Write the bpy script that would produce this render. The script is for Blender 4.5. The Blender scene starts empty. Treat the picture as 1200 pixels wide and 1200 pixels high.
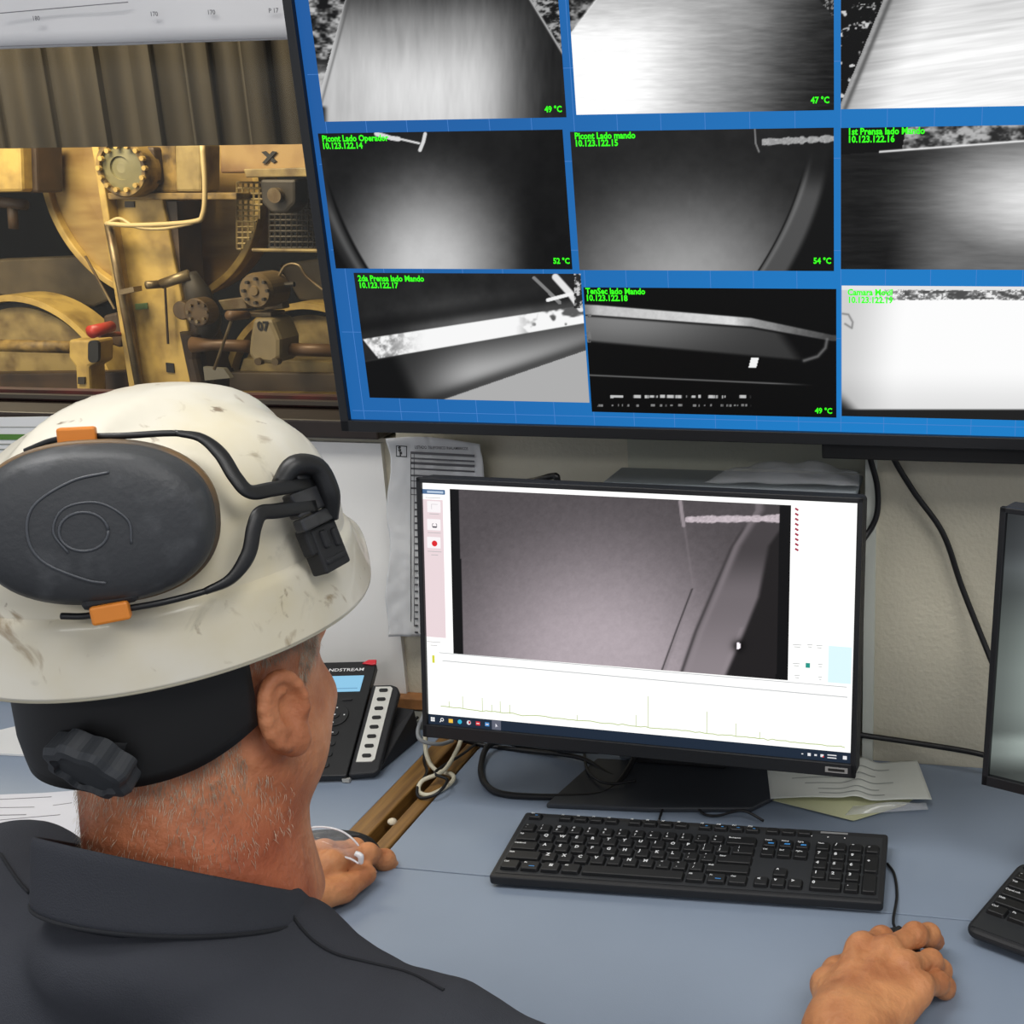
import bpy, math, random
import numpy as np
from mathutils import Matrix, Vector
random.seed(7); rng = np.random.default_rng(7)
SC = bpy.context.scene; COL = SC.collection
PI = math.pi

# ------------------------------------------------------------------ camera
F, PPX, YAW, PIT, ROL, CAMZ = 1380., 913.4, .1697, .2783, .0094, 1.519
def rot(ax, a):
    c, s = math.cos(a), math.sin(a)
    return {'x': np.array([[1,0,0],[0,c,-s],[0,s,c]]), 'y': np.array([[c,0,s],[0,1,0],[-s,0,c]]),
            'z': np.array([[c,-s,0],[s,c,0],[0,0,1]])}[ax]
CR = rot('z', YAW) @ rot('x', -PIT) @ rot('y', ROL)
CP = np.array([0, 0, CAMZ])
cd = bpy.data.cameras.new('camera'); cam = bpy.data.objects.new('camera', cd); COL.objects.link(cam)
cd.sensor_width = 36; cd.lens = 36*F/1200; cd.shift_x = (600-PPX)/1200; cd.clip_start = .02; cd.clip_end = 100
m = np.eye(4); m[:3,0] = CR[:,0]; m[:3,1] = CR[:,2]; m[:3,2] = -CR[:,1]; m[:3,3] = CP
cam.matrix_world = Matrix(m.tolist()); SC.camera = cam
# ------------------------------------------------------------------ light
w = bpy.data.worlds.new('world'); SC.world = w; w.use_nodes = True
w.node_tree.nodes['Background'].inputs[0].default_value = (.86,.90,1,1)
w.node_tree.nodes['Background'].inputs[1].default_value = .56
SC.view_settings.view_transform = 'Standard'; SC.view_settings.look = 'None'
SC.view_settings.exposure = 0.0; SC.view_settings.gamma = 1; SC.view_settings.use_curve_mapping = False
def area(name, loc, sx, sy, power, col=(1,1,1), rx=0, ry=0, rz=0):
    l = bpy.data.lights.new(name, 'AREA'); l.shape = 'RECTANGLE'; l.size = sx; l.size_y = sy
    l.energy = power; l.color = col
    o = bpy.data.objects.new(name, l); COL.objects.link(o); o.location = loc; o.rotation_euler = (rx, ry, rz); return o
area('ceiling_light', (-.9,.55,2.62), 1.3,.5, 21, (1,.98,.95))
area('ceiling_light', (.9,.0,2.62), 1.3,.6, 22, (1,.98,.95))
area('ceiling_light', (-.2,-1.9,2.62), 1.6,.6, 24, (1,.98,.95))

# ------------------------------------------------------------------ ray helpers
def ray(px, py): return CR @ np.array([(px-PPX)/F, 1, -(py-600)/F])
def onz(px, py, z): d = ray(px,py); return CP + d*(z-CAMZ)/d[2]
def ony(px, py, y): d = ray(px,py); return CP + d*y/d[1]
def atd(px, py, Z): return CP + ray(px,py)*Z
def onpl(px, py, p, n): d = ray(px,py); return CP + d*(np.dot(np.array(p)-CP, n)/np.dot(d, n))
def pj(p):
    q = (np.asarray(p)-CP) @ CR
    return np.stack([PPX+F*q[...,0]/q[...,1], 600-F*q[...,2]/q[...,1]], -1)

# ------------------------------------------------------------------ materials
def lin(c):
    if isinstance(c, str):
        c = [int(c[i:i+2],16)/255 for i in (0,2,4)]
        c = [x/12.92 if x <= .04045 else ((x+.055)/1.055)**2.4 for x in c]
    return (*c[:3], 1)
MATS = {}
def mat(name, col, rough=.5, metal=0, bump=0, bscale=200, var=0, vscale=8, col2=None, spec=None, coat=0, sss=0, trans=0, thr=None, stretch=None):
    if name in MATS: return MATS[name]
    m = bpy.data.materials.new(name); m.use_nodes = True; MATS[name] = m
    nt = m.node_tree; b = nt.nodes['Principled BSDF']; N = nt.nodes.new; L = nt.links.new
    b.inputs['Base Color'].default_value = lin(col); b.inputs['Roughness'].default_value = rough
    b.inputs['Metallic'].default_value = metal
    if spec is not None: b.inputs['Specular IOR Level'].default_value = spec
    if coat: b.inputs['Coat Weight'].default_value = coat
    if trans: b.inputs['Transmission Weight'].default_value = trans
    if sss:
        b.inputs['Subsurface Weight'].default_value = sss; b.inputs['Subsurface Radius'].default_value = (.012,.005,.003); b.inputs['Subsurface Scale'].default_value = .5
    tc = N('ShaderNodeTexCoord'); src = tc.outputs['Object']
    if stretch:
        mp = N('ShaderNodeMapping'); mp.inputs['Scale'].default_value = stretch; L(src, mp.inputs[0]); src = mp.outputs[0]
    if var or col2:
        n = N('ShaderNodeTexNoise'); n.inputs['Scale'].default_value = vscale; n.inputs['Detail'].default_value = 6; L(src, n.inputs['Vector'])
        r = N('ShaderNodeValToRGB'); L(n.outputs['Fac'], r.inputs[0])
        lo, hi = thr or (.35,.65)
        r.color_ramp.elements[0].position = lo; r.color_ramp.elements[1].position = hi
        c = lin(col)
        if col2: r.color_ramp.elements[0].color = c; r.color_ramp.elements[1].color = lin(col2)
        else:
            r.color_ramp.elements[0].color = (*[x*(1-var) for x in c[:3]],1); r.color_ramp.elements[1].color = (*[min(1,x*(1+var)) for x in c[:3]],1)
        L(r.outputs[0], b.inputs['Base Color'])
    if bump:
        n = N('ShaderNodeTexNoise'); n.inputs['Scale'].default_value = bscale; n.inputs['Detail'].default_value = 4; L(src, n.inputs['Vector'])
        bp = N('ShaderNodeBump'); bp.inputs['Strength'].default_value = bump; bp.inputs['Distance'].default_value = .004; L(n.outputs['Fac'], bp.inputs['Height']); L(bp.outputs[0], b.inputs['Normal'])
    return m
def emit(name, col, s=1):
    if name in MATS: return MATS[name]
    m = bpy.data.materials.new(name); m.use_nodes = True; MATS[name] = m
    b = m.node_tree.nodes['Principled BSDF']; b.inputs['Base Color'].default_value = (0,0,0,1)
    b.inputs['Roughness'].default_value = .4; b.inputs['Specular IOR Level'].default_value = .15
    b.inputs['Emission Color'].default_value = lin(col); b.inputs['Emission Strength'].default_value = s; return m
def emit_attr(name, s=1):
    m = emit(name, (1,1,1), s); nt = m.node_tree; a = nt.nodes.new('ShaderNodeAttribute'); a.attribute_name = 'Col'
    nt.links.new(a.outputs['Color'], nt.nodes['Principled BSDF'].inputs['Emission Color']); return m
def glassy(name, col=(1,1,1), rough=.03, alpha=.2, spec=.5):
    if name in MATS: return MATS[name]
    m = bpy.data.materials.new(name); m.use_nodes = True; MATS[name] = m
    b = m.node_tree.nodes['Principled BSDF']; b.inputs['Base Color'].default_value = lin(col); b.inputs['Roughness'].default_value = rough
    b.inputs['Alpha'].default_value = alpha; b.inputs['Specular IOR Level'].default_value = spec; return m

BLK = mat('black_plastic','151618',.42,bump=.05,bscale=900)
BLKM = mat('black_matte_plastic','1b1c1f',.6,bump=.08,bscale=1200)
KEYM = mat('key_black','101113',.55)
RUB = mat('cable_rubber','121214',.45)
WHT = mat('print_white','e8e8e8',.5)

# ------------------------------------------------------------------ mesh builder
class MB:
    def __init__(s): s.v = []; s.f = []
    def add(s, v, f):
        n = len(s.v); s.v += [tuple(map(float,p)) for p in v]; s.f += [tuple(i+n for i in q) for q in f]; return s
    def box(s, c, d, R=None):
        P = np.array([[x,y,z] for x in (-.5,.5) for y in (-.5,.5) for z in (-.5,.5)])*np.array(d)
        if R is not None: P = P @ np.array(R).T
        return s.add(P+np.array(c), [(0,1,3,2),(4,6,7,5),(0,4,5,1),(2,3,7,6),(0,2,6,4),(1,5,7,3)])
    def prism(s, A, off):      # A: 3-D outline, off: extrusion vector
        A = np.array(A, float); n = len(A); off = np.array(off, float)
        nrm = sum(np.cross(A[i]-A[0], A[(i+1)%n]-A[0]) for i in range(n))
        if np.dot(nrm, off) > 0: A = A[::-1]
        B = A+off
        return s.add(np.vstack([A,B]), [tuple(range(n)), tuple(range(2*n-1,n-1,-1))]+[((i+1)%n, i, n+i, n+(i+1)%n) for i in range(n)])
    def tube(s, P, r, seg=8, smooth=0, flat=None, caps=True):
        P = np.array(P, float)
        if smooth: P = spline(P, smooth)
        n = len(P); r = np.full(n, r) if np.isscalar(r) else np.interp(np.linspace(0,1,n), np.linspace(0,1,len(r)), r)
        T = np.gradient(P, axis=0); T /= np.linalg.norm(T, axis=1)[:,None]+1e-12
        up = np.array([0,0,1.]) if abs(T[0][2]) < .9 else np.array([1.,0,0])
        if flat is not None: up = np.array(flat[0], float)
        vs = []; prev = None
        for i in range(n):
            if flat is not None: b = up
            else: b = prev if prev is not None else up
            a = np.cross(T[i], b); a /= np.linalg.norm(a)+1e-12; b = np.cross(a, T[i]); prev = b
            for k in range(seg):
                t = 2*PI*k/seg; kr = 1 if flat is None else flat[1]
                vs.append(P[i]+r[i]*(math.cos(t)*a+math.sin(t)*b*kr))
        fs = [(i*seg+k, i*seg+(k+1)%seg, (i+1)*seg+(k+1)%seg, (i+1)*seg+k) for i in range(n-1) for k in range(seg)]
        if caps: fs += [tuple(range(seg-1,-1,-1)), tuple((n-1)*seg+k for k in range(seg))]
        return s.add(vs, fs)
    def lathe(s, prof, c, ax, seg=32, lob=None, ring=False):   # prof: (r, h) along axis ax
        ax = np.array(ax, float); ax /= np.linalg.norm(ax); u = np.cross(ax, [0,0,1] if abs(ax[2]) < .9 else [1,0,0]); u /= np.linalg.norm(u); v = np.cross(ax, u)
        vs = []
        for r, h in prof:
            for k in range(seg):
                t = 2*PI*k/seg; rr = r*(lob(t) if lob else 1)
                vs.append(np.array(c)+ax*h+rr*(math.cos(t)*u+math.sin(t)*v))
        n = len(prof)
        fs = [(i*seg+k, i*seg+(k+1)%seg, (i+1)*seg+(k+1)%seg, (i+1)*seg+k) for i in range(n-1) for k in range(seg)]
        if ring: fs += [((n-1)*seg+k, (n-1)*seg+(k+1)%seg, (k+1)%seg, k) for k in range(seg)]
        else: fs += [tuple(range(seg-1,-1,-1)), tuple((n-1)*seg+k for k in range(seg))]
        return s.add(vs, fs)
    def grid(s, P):            # P: (n, m, 3)
        n, m_, _ = P.shape
        return s.add(P.reshape(-1,3), [(i*m_+j, (i+1)*m_+j, (i+1)*m_+j+1, i*m_+j+1) for i in range(n-1) for j in range(m_-1)])
    def build(s, name, m, parent=None, smooth=False, bevel=0, solid=0, seg=2, sub=0, local=None, off=-1):
        me = bpy.data.meshes.new(name); me.from_pydata(s.v, [], s.f); me.update()
        o = bpy.data.objects.new(name, me); COL.objects.link(o)
        if m: me.materials.append(m)
        if parent is not None: o.parent = parent
        if local is not None: o.location = local
        if smooth: me.shade_smooth()
        if solid: q = o.modifiers.new('solid','SOLIDIFY'); q.thickness = solid; q.offset = off
        if bevel: q = o.modifiers.new('bevel','BEVEL'); q.width = bevel; q.segments = seg; q.limit_method = 'ANGLE'; q.angle_limit = .6
        if sub: q = o.modifiers.new('sub','SUBSURF'); q.levels = sub; q.render_levels = sub
        return o
def spline(P, k):
    P = np.array(P, float); Q = np.vstack([2*P[0]-P[1], P, 2*P[-1]-P[-2]]); out = []
    for i in range(1, len(Q)-2):
        for t in np.linspace(0,1,k,endpoint=False):
            a,b,c,d = Q[i-1:i+3]
            out.append(.5*((2*b)+(c-a)*t+(2*a-5*b+4*c-d)*t*t+(3*b-a-3*c+d)*t**3))
    out.append(P[-1]); return np.array(out)
def rrect(x0, x1, z0, z1, r, n=5):
    out = []
    for cx, cz, a0 in ((x1-r,z1-r,0),(x0+r,z1-r,90),(x0+r,z0+r,180),(x1-r,z0+r,270)):
        for k in range(n+1):
            a = math.radians(a0+90*k/n); out.append((cx+r*math.cos(a), cz+r*math.sin(a)))
    return out
def tag(o, label, cat, group=None):
    o['label'] = label; o['category'] = cat
    if group: o['group'] = group
    return o
def struct(o): o['kind'] = 'structure'; return o
def thing(name, label, cat, loc=(0,0,0), M=None, group=None):
    o = bpy.data.objects.new(name, None); COL.objects.link(o); o.empty_display_size = .05
    if M is not None:
        q = np.eye(4); q[:3,:3] = M; q[:3,3] = loc; o.matrix_world = Matrix(q.tolist())
    else: o.location = loc
    return tag(o, label, cat, group)
TXT = {}
def text_mesh(s, size, bold=0, align='LEFT', font_w=1.0):
    k = (s, round(size,5), bold, align, font_w)
    if k in TXT: return TXT[k]
    cu = bpy.data.curves.new('t','FONT'); cu.body = s; cu.size = size; cu.offset = bold; cu.align_x = align; cu.resolution_u = 2
    o = bpy.data.objects.new('t', cu); COL.objects.link(o); bpy.context.view_layer.update()
    me = bpy.data.meshes.new_from_object(o.evaluated_get(bpy.context.evaluated_depsgraph_get()))
    bpy.data.objects.remove(o)
    for v in me.vertices: v.co = (v.co.x*font_w, 0, v.co.y)
    TXT[k] = me; return me
def text(name, s, size, loc, m, parent, bold=0, align='LEFT', flat=False, font_w=1.0, rz=0):
    me = text_mesh(s, size, bold, align, font_w).copy()
    if flat:
        for v in me.vertices: v.co = (v.co.x, v.co.z, 0)
    me.materials.clear(); me.materials.append(m); me.name = name
    o = bpy.data.objects.new(name, me); COL.objects.link(o); o.parent = parent; o.location = loc; o.rotation_euler = (0,0,rz); return o

# value noise
def vnoise(x, y, seed=0):
    x = np.asarray(x, float); y = np.asarray(y, float)
    xi = np.floor(x).astype(int); yi = np.floor(y).astype(int); fx = x-xi; fy = y-yi
    fx = fx*fx*(3-2*fx); fy = fy*fy*(3-2*fy)
    def h(a, b):
        q = np.sin(a*127.1+b*311.7+seed*74.7)*43758.5453; return q-np.floor(q)
    return (h(xi,yi)*(1-fx)+h(xi+1,yi)*fx)*(1-fy)+(h(xi,yi+1)*(1-fx)+h(xi+1,yi+1)*fx)*fy
def fbm(x, y, seed=0): return .5*vnoise(x,y,seed)+.3*vnoise(2.1*x,2.1*y,seed+1)+.2*vnoise(4.3*x,4.3*y,seed+2)
def ss(a, b, x): t = np.clip((x-a)/(b-a+1e-12),0,1); return t*t*(3-2*t)
def side(x, y, p, q):      # >0 right of the line p->q when it runs down the picture
    return ((q[1]-p[1])*(x-p[0])-(q[0]-p[0])*(y-p[1]))/math.hypot(q[0]-p[0], q[1]-p[1])
def pdist(x, y, pts):
    d = np.full(np.shape(x), 1e9)
    for a, b in zip(pts[:-1], pts[1:]):
        ax,ay = a; bx,by = b; L2 = (bx-ax)**2+(by-ay)**2
        t = np.clip(((x-ax)*(bx-ax)+(y-ay)*(by-ay))/L2,0,1)
        d = np.minimum(d, np.hypot(x-ax-t*(bx-ax), y-ay-t*(by-ay)))
    return d
def mix(a, b, t): return a*(1-t)+b*t
def paint_panel(name, parent, PW, M, loc, x0, x1, z0, z1, fn, nx, ny, m, yoff, tint=None):
    """flat picture shown on a screen: grid in the screen's own x/z"""
    xs = np.linspace(x0,x1,nx); zs = np.linspace(z1,z0,ny)
    X, Z = np.meshgrid(xs, zs); Pl = np.stack([X, np.zeros_like(X), Z], -1)
    q = pj(Pl @ np.array(M).T+np.array(loc))
    g = np.clip(fn(q[...,0], q[...,1]), 0, 1)
    if g.ndim == 2: g = np.stack([g]*3, -1)
    g = np.clip(np.where(g <= .04045, g/12.92, ((g+.055)/1.055)**2.4), 0, 1)
    mb = MB(); P3 = Pl.copy(); P3[...,1] = yoff
    mb.grid(P3.transpose(1,0,2)[:, ::-1])
    c = g.transpose(1,0,2)[:, ::-1].reshape(-1,3)
    o = mb.build(name, m, parent)
    at = o.data.color_attributes.new('Col','FLOAT_COLOR','POINT')
    at.data.foreach_set('color', np.hstack([c, np.ones((len(c),1))]).astype(np.float32).ravel())
    # normals to the viewer
    return o

# ================================================================== ROOM
YW, YR = 1.50, 1.455
wall_m = mat('wall_paint','cac4b0',.8,bump=.35,bscale=160,var=.05,vscale=5)
white_wall = mat('white_wall_board','f0eee8',.65,bump=.06,bscale=60,var=.02)
struct(MB().box((-1.9,YW+.06,.585),(2.88,.12,1.17)).build('wall_back', wall_m))
struct(MB().box((.13,YW+.06,1.885),(1.86,.12,1.43)).build('wall_back_upper', wall_m)).name = 'wall_right_upper'
struct(MB().box((.0,YW+.06,.585),(.92,.12,1.17)).build('wall_middle', wall_m))
struct(MB().box((-2.07,YW+.06,2.33),(2.54,.12,.6)).build('wall_top', wall_m))
struct(MB().box((.87,(YR+YW+.12)/2,1.3),(2.0,YW+.12-YR,2.6)).build('wall_right', wall_m, bevel=.006, seg=3))
struct(MB().box((-.1295,YR+.012,1.3),(.014,.05,2.6)).build('trim_1', mat('pale_trim','d3d6cb',.6,bump=.1,bscale=150)))
struct(MB().box((-1.24,YW-.004,.958),(.84,.008,.412)).build('wall_left_board', white_wall)).name='wall_left'
struct(MB().box((-.295,YW-.008,1.0),(.33,.016,.5)).build('trim_2', mat('panel_paint','b3b3a2',.7,bump=.3,bscale=170)))
struct(MB().box((0,0,-.02),(6,6,.04)).build('floor', mat('floor_vinyl','6f7072',.5,var=.1)))
struct(MB().box((0,0,2.72),(6,3.16,.06)).build('ceiling', mat('ceiling_paint','d8d8d4',.8)))
struct(MB().box((-1.3,YW-.012,.775),(1.1,.024,.018)).build('trim_3', mat('cut_wood','9c6a3e',.6,var=.25,vscale=40), bevel=.002))
struct(MB().box((-1.3,YW-.037,.757),(1.1,.03,.014)).build('trim_4', mat('grey_trim','7d7f78',.6)))
# window
frame_m = mat('dark_window_frame','2b2018',.5,var=.3,vscale=12)
red_m = mat('red_brown_seal','5a241d',.6,col2='3a2018',vscale=20)
wz = 1.186
fr = MB(); fr.box((-1.86,YW+.045,wz+.001),(2.1,.15,.026)); fr.box((-1.86,YW+.075,1.97),(2.1,.08,.10)); fr.box((-.83,YW+.075,1.55),(.06,.08,.76)); fr.box((-2.9,YW+.075,1.55),(.06,.08,.76))
wf = struct(fr.build('window_1', frame_m, bevel=.003))
MB().box((-1.86,YW+.068,wz+.022),(2.06,.02,.016)).build('window_seal', red_m, wf)
MB().box((-1.86,YW+.055,wz+.022),(2.06,.02,.006)).build('window_bead', mat('bead','4c453c',.4), wf)
MB().box((-1.86,YW+.078,1.56),(2.04,.004,.74)).build('glass_pane', glassy('window_glass',(.8,.82,.8),.02,.015,.25), wf)

# ================================================================== FACTORY BEHIND GLASS
Y0 = 4.0
def fp(px, py, dy=0): return ony(px, py, Y0+dy*.5)
yel = mat('machine_yellow','bfa055',.55,col2='7a6134',vscale=9,thr=(.42,.72),bump=.3,bscale=40)
yel2 = mat('machine_yellow_dirty','957940',.6,col2='3f2f1a',vscale=16,thr=(.38,.66),bump=.3,bscale=40)
tan = mat('machine_tan','94804f',.6,col2='5a482b',vscale=11,thr=(.4,.7),bump=.25,bscale=40)
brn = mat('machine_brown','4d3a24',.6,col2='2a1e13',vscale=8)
steel = mat('dull_steel','8c7c5c',.4,.5,col2='5c4a30',vscale=10)
drk = mat('machine_black','15130f',.6)
dgr = mat('dark_grey_iron','3a342b',.55,.3,var=.3)
redp = mat('red_grip','b83a2c',.4)
struct(MB().box((-3.2,7.3,1.3),(7,.1,6)).build('wall_factory', mat('factory_dark','0d0c0a',.9)))  # dark box, mostly unseen, added so world light doesn't flood the factory
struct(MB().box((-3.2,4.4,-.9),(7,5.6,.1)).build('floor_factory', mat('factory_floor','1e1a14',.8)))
struct(MB().box((-3.2,4.4,3.9),(7,5.6,.1)).build('light_block_ceiling', mat('factory_dark','0d0c0a',.9)))
struct(MB().box((-6.7,4.4,1.3),(.1,5.6,6)).build('light_block_left', mat('factory_dark','0d0c0a',.9)))
struct(MB().box((.3,4.4,1.3),(.1,5.6,6)).build('light_block_right', mat('factory_dark','0d0c0a',.9)))
area('factory_lamp', (-3.0,2.5,3.0), 1.6,.8, 130, (1,.87,.62), rx=math.radians(38))
area('factory_lamp', (-4.2,2.3,1.6), .8,.8, 14, (1,.88,.66), rx=math.radians(75))
def poly(mb, pts, dy=0, d=.12): return mb.prism([fp(x,y,dy) for x,y in pts], (0,d*.45,0))
def circ(mb, cx, cy, r, dy=0, d=.1, seg=48, prof=None):
    c = fp(cx,cy,dy); R_ = np.linalg.norm(fp(cx+r,cy,dy)-c)
    prof = prof or [(1,0),(1,1)]; d = d*.5
    return mb.lathe([(a*R_, b*d) for a,b in prof], c+np.array([0,d,0]), (0,-1,0), seg)
def sz(px): return px*Y0*1.02/F
# corrugated hood
h = MB(); xs = np.linspace(-3.2,-1.7,360); za = ony(0,174,3.0)[2]; zb = ony(0,30,3.0)[2]
prof = .012*ss(.26,.20,np.abs(((xs*6.1)%1)-.5))+.003*np.sin(xs*83)+.004*np.sin(xs*29+1)
top = np.stack([xs, 3.0-prof, np.full_like(xs, zb+.3)],-1); bot = np.stack([xs, 3.0-prof, np.full_like(xs, za)],-1)
h.grid(np.stack([bot, top], 1))
tag(h.build('corrugated_panel', mat('brown_sheet_metal','332b1a',.9,0,col2='241e12',vscale=7,thr=(.35,.7),stretch=(3,1,.5)), solid=.01), 'dark brown corrugated sheet metal panel hanging above the yellow machine', 'panel')
# dryer wheel
t = thing('dryer_wheel','large round yellowish dryer cylinder end behind the machine column','wheel',fp(183,212,.5))
L0 = fp(183,212,.5)
def loc_build(mb, name, m, par, **k):
    L = np.array(par.location); mb.v = [tuple(np.array(v)-L) for v in mb.v]; return mb.build(name, m, par, **k)
c0 = L0; RW = np.linalg.norm(fp(183+131,212,.5)-c0)
mb = MB(); mb.lathe([(RW*.985,.0),(RW*.985,.05),(RW*.93,.05),(RW*.92,.0)], c0, (0,-1,0), 96, ring=True); loc_build(mb,'rim', yel, t, bevel=.004)
mb = MB(); mb.lathe([(RW*.95,-.1),(RW*.95,.02),(RW*.6,.035),(RW*.3,.04),(RW*.29,.06),(.05,.07)], c0, (0,-1,0), 96); loc_build(mb,'face', mat('wheel_face','ab8f55',.45,.2,col2='86683a',vscale=3,stretch=(1,1,5)), t, smooth=False)
# column
t = thing('machine_column','tall yellow steel column with conduits standing between the wheels','column',fp(180,480,0))
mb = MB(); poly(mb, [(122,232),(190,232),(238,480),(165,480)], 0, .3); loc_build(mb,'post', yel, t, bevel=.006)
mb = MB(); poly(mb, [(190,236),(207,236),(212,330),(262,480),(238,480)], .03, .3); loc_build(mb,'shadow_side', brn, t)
mb = MB(); poly(mb, [(106,165),(114,165),(163,480),(155,480)], -.1, .25); loc_build(mb,'flange', yel, t, bevel=.004)
mb = MB(); poly(mb, [(119,226),(277,226),(277,234),(120,234)], -.08, .3); loc_build(mb,'cap_plate', yel2, t, bevel=.004)
mb = MB(); mb.tube([fp(127,262,-.13),fp(143,345,-.13),fp(168,480,-.13)], sz(5), 12); loc_build(mb,'conduit', steel, t, smooth=True)
mb = MB(); mb.tube([fp(125,262,-.18),fp(160,264,-.18),fp(225,260,-.18),fp(238,250,-.18),fp(240,215,-.18),fp(237,170,-.18)], sz(3), 10, 6)
mb.tube([fp(124,263,-.18),fp(140,256,-.18),fp(160,266,-.18),fp(190,268,-.18),fp(225,262,-.18)], sz(2), 8, 6); loc_build(mb,'cable_run', mat('pale_conduit','c2ab78',.5), t, smooth=True)
mb = MB(); poly(mb, [(138,340),(156,336),(157,342),(139,346)], -.2, .1); loc_build(mb,'pipe_clamp', steel, t)
mb = MB(); poly(mb, [(158,356),(172,355),(173,362),(159,363)], -.01, .02); loc_build(mb,'green_label', mat('green_label','5f7a4c',.6), t)
mb = MB(); poly(mb, [(194,425),(203,426),(204,437),(195,436)], -.01, .02); loc_build(mb,'dark_label', drk, t)
mb = MB(); poly(mb, [(146,236),(157,236),(157,243),(146,243)], -.01, .02); loc_build(mb,'name_plate', dgr, t)
mb = MB(); mb.tube([fp(193,330,-.06),fp(197,403,-.06)], sz(1.5), 8); loc_build(mb,'rod', brn, t)
# porthole
t = thing('bearing_porthole','round glazed bearing cover ringed with bolts at the top of the column','porthole',fp(141,197,-.2))
mb = MB(); circ(mb,141,197,30,-.22,.16,48,[(1,0),(1,.9),(.95,1),(.82,1),(.8,.85),(.8,0)]); loc_build(mb,'flange', yel2, t)
for k in range(14):
    a = k*PI/7; mb = MB(); circ(mb,141+27*math.cos(a),197+26*math.sin(a),2.6,-.245,.03,8); loc_build(mb,'bolt', yel, t)
mb = MB(); circ(mb,141,197,24.5,-.21,.05,48,[(1,0),(1,.6),(.5,1),(.48,.7),(.2,.9)]); loc_build(mb,'sight_glass', mat('sight_glass','5d5a40',.45,.1,col2='8b835c',vscale=4), t, smooth=False)
mb = MB(); poly(mb, [(112,168),(205,168),(208,226),(122,226)], -.02, .25); tag(mb.build('bearing_housing', yel2, None, bevel=.01), 'dirty yellow housing block carrying the porthole', 'housing')
mb = MB(); poly(mb, [(158,172),(180,172),(184,215),(166,222)], -.1, .2); tag(mb.build('housing_neck', brn, None, bevel=.01), 'brown rounded neck piece right of the porthole', 'housing')
mb = MB(); poly(mb, [(204,168),(236,168),(236,225),(206,225)], -.06, .25); tag(mb.build('valve_housing', tan, None, bevel=.01), 'tan scuffed block between the porthole and the brown beam', 'housing')
t = thing('machine_beam','yellow and brown beam with a painted cross above the mesh guard','beam',fp(300,200,-.1))
mb = MB(); poly(mb, [(258,165),(362,165),(366,200),(258,203)], -.05, .25); loc_build(mb,'web', mat('beam_paint','94784a',.6,col2='59301d',vscale=3,thr=(.4,.6)), t, bevel=.006)
mb = MB(); poly(mb, [(285,198),(368,196),(368,207),(288,208)], -.12, .3); loc_build(mb,'ledge', tan, t, bevel=.004)
mb = MB(); poly(mb, [(306,178),(311,177),(324,189),(320,191)], -.06, .01); poly(mb, [(319,177),(324,178),(311,192),(307,191)], -.065, .01); loc_build(mb,'painted_cross', drk, t)
t = thing('hanging_bearing','dark bearing block with a brass bolt hanging under the beam','bearing',fp(325,228,-.15))
mb = MB(); poly(mb, [(304,210),(346,210),(346,238),(335,250),(318,250),(306,238)], -.15, .2); loc_build(mb,'block', dgr, t, bevel=.01)
mb = MB(); circ(mb,321,229,8,-.2,.06,24); loc_build(mb,'bolt_head', steel, t)
# mesh guards
def meshguard(pts_box, label, clip=None, dy=0, m=None):
    x0,x1,y0,y1 = pts_box; mb = MB()
    for x in np.arange(x0,x1+.1,6.5):
        ys = [y for y in np.arange(y0,y1+1,2.5) if (clip is None or clip(x,y))]
        if len(ys) > 1: mb.tube([fp(x,ys[0],dy),fp(x,ys[-1],dy)], .0045, 5)
    for y in np.arange(y0,y1+.1,6.5):
        xs_ = [x for x in np.arange(x0,x1+1,2.5) if (clip is None or clip(x,y))]
        if len(xs_) > 1: mb.tube([fp(xs_[0],y,dy),fp(xs_[-1],y,dy)], .0045, 5)
    return tag(mb.build('mesh_guard', m or tan), label, 'guard')
meshguard((278,316,214,292),'tan wire mesh guard over the wheel edge, left of the hanging bearing', lambda x,y: (x-183)**2+(y-212)**2 < 129**2, .1)
meshguard((316,372,232,292),'dark wire mesh guard under the hanging bearing','',.15,dgr) if False else meshguard((316,372,232,292),'dark wire mesh guard under the hanging bearing', None, .15, dgr)
tag(MB().tube([fp(296,293,0),fp(380,294,0)], sz(2.2), 8).build('guard_rail', tan), 'thin tan rail along the bottom of the mesh guards', 'rail')
# left upper boxes
mb = MB(); poly(mb, [(-30,165),(24,165),(26,225),(-30,226)], 0, .3); tag(mb.build('control_box', yel, None, bevel=.012), 'bright yellow box at the far left edge of the machine window', 'box')
mb = MB(); poly(mb, [(26,165),(42,165),(44,226),(27,226)], .1, .3); tag(mb.build('side_bracket', brn, None, bevel=.01), 'brown bracket beside the bright yellow box', 'bracket')
mb = MB(); mb.tube([fp(-20,235,.2),fp(30,240,.2)], sz(7), 12); mb.tube([fp(14,240,.2),fp(16,268,.2)], sz(6), 12); tag(mb.build('pipe_elbow', brn, None, True), 'brown pipe elbow below the bright yellow box', 'pipe')
mb = MB(); poly(mb, [(-20,305),(100,300),(128,352),(110,360),(20,352),(-20,340)], .9, .3); tag(mb.build('drip_tray', mat('olive_iron','5a4e38',.55,var=.25), None, bevel=.01), 'riveted olive metal tray behind the left lower wheel', 'tray')
mb = MB(); poly(mb, [(325,310),(390,300),(390,362),(350,352)], .7, .3); tag(mb.build('drip_tray', mat('olive_iron','5a4e38',.55,var=.25), None, bevel=.01), 'perforated olive plate behind the motor, right of the column', 'tray')
mb = MB(); mb.tube([fp(100,300,.3),fp(134,362,.3)], sz(1.6), 6); tag(mb.build('stay_rod', steel), 'thin slanting rod left of the yellow column', 'rod')
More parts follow.
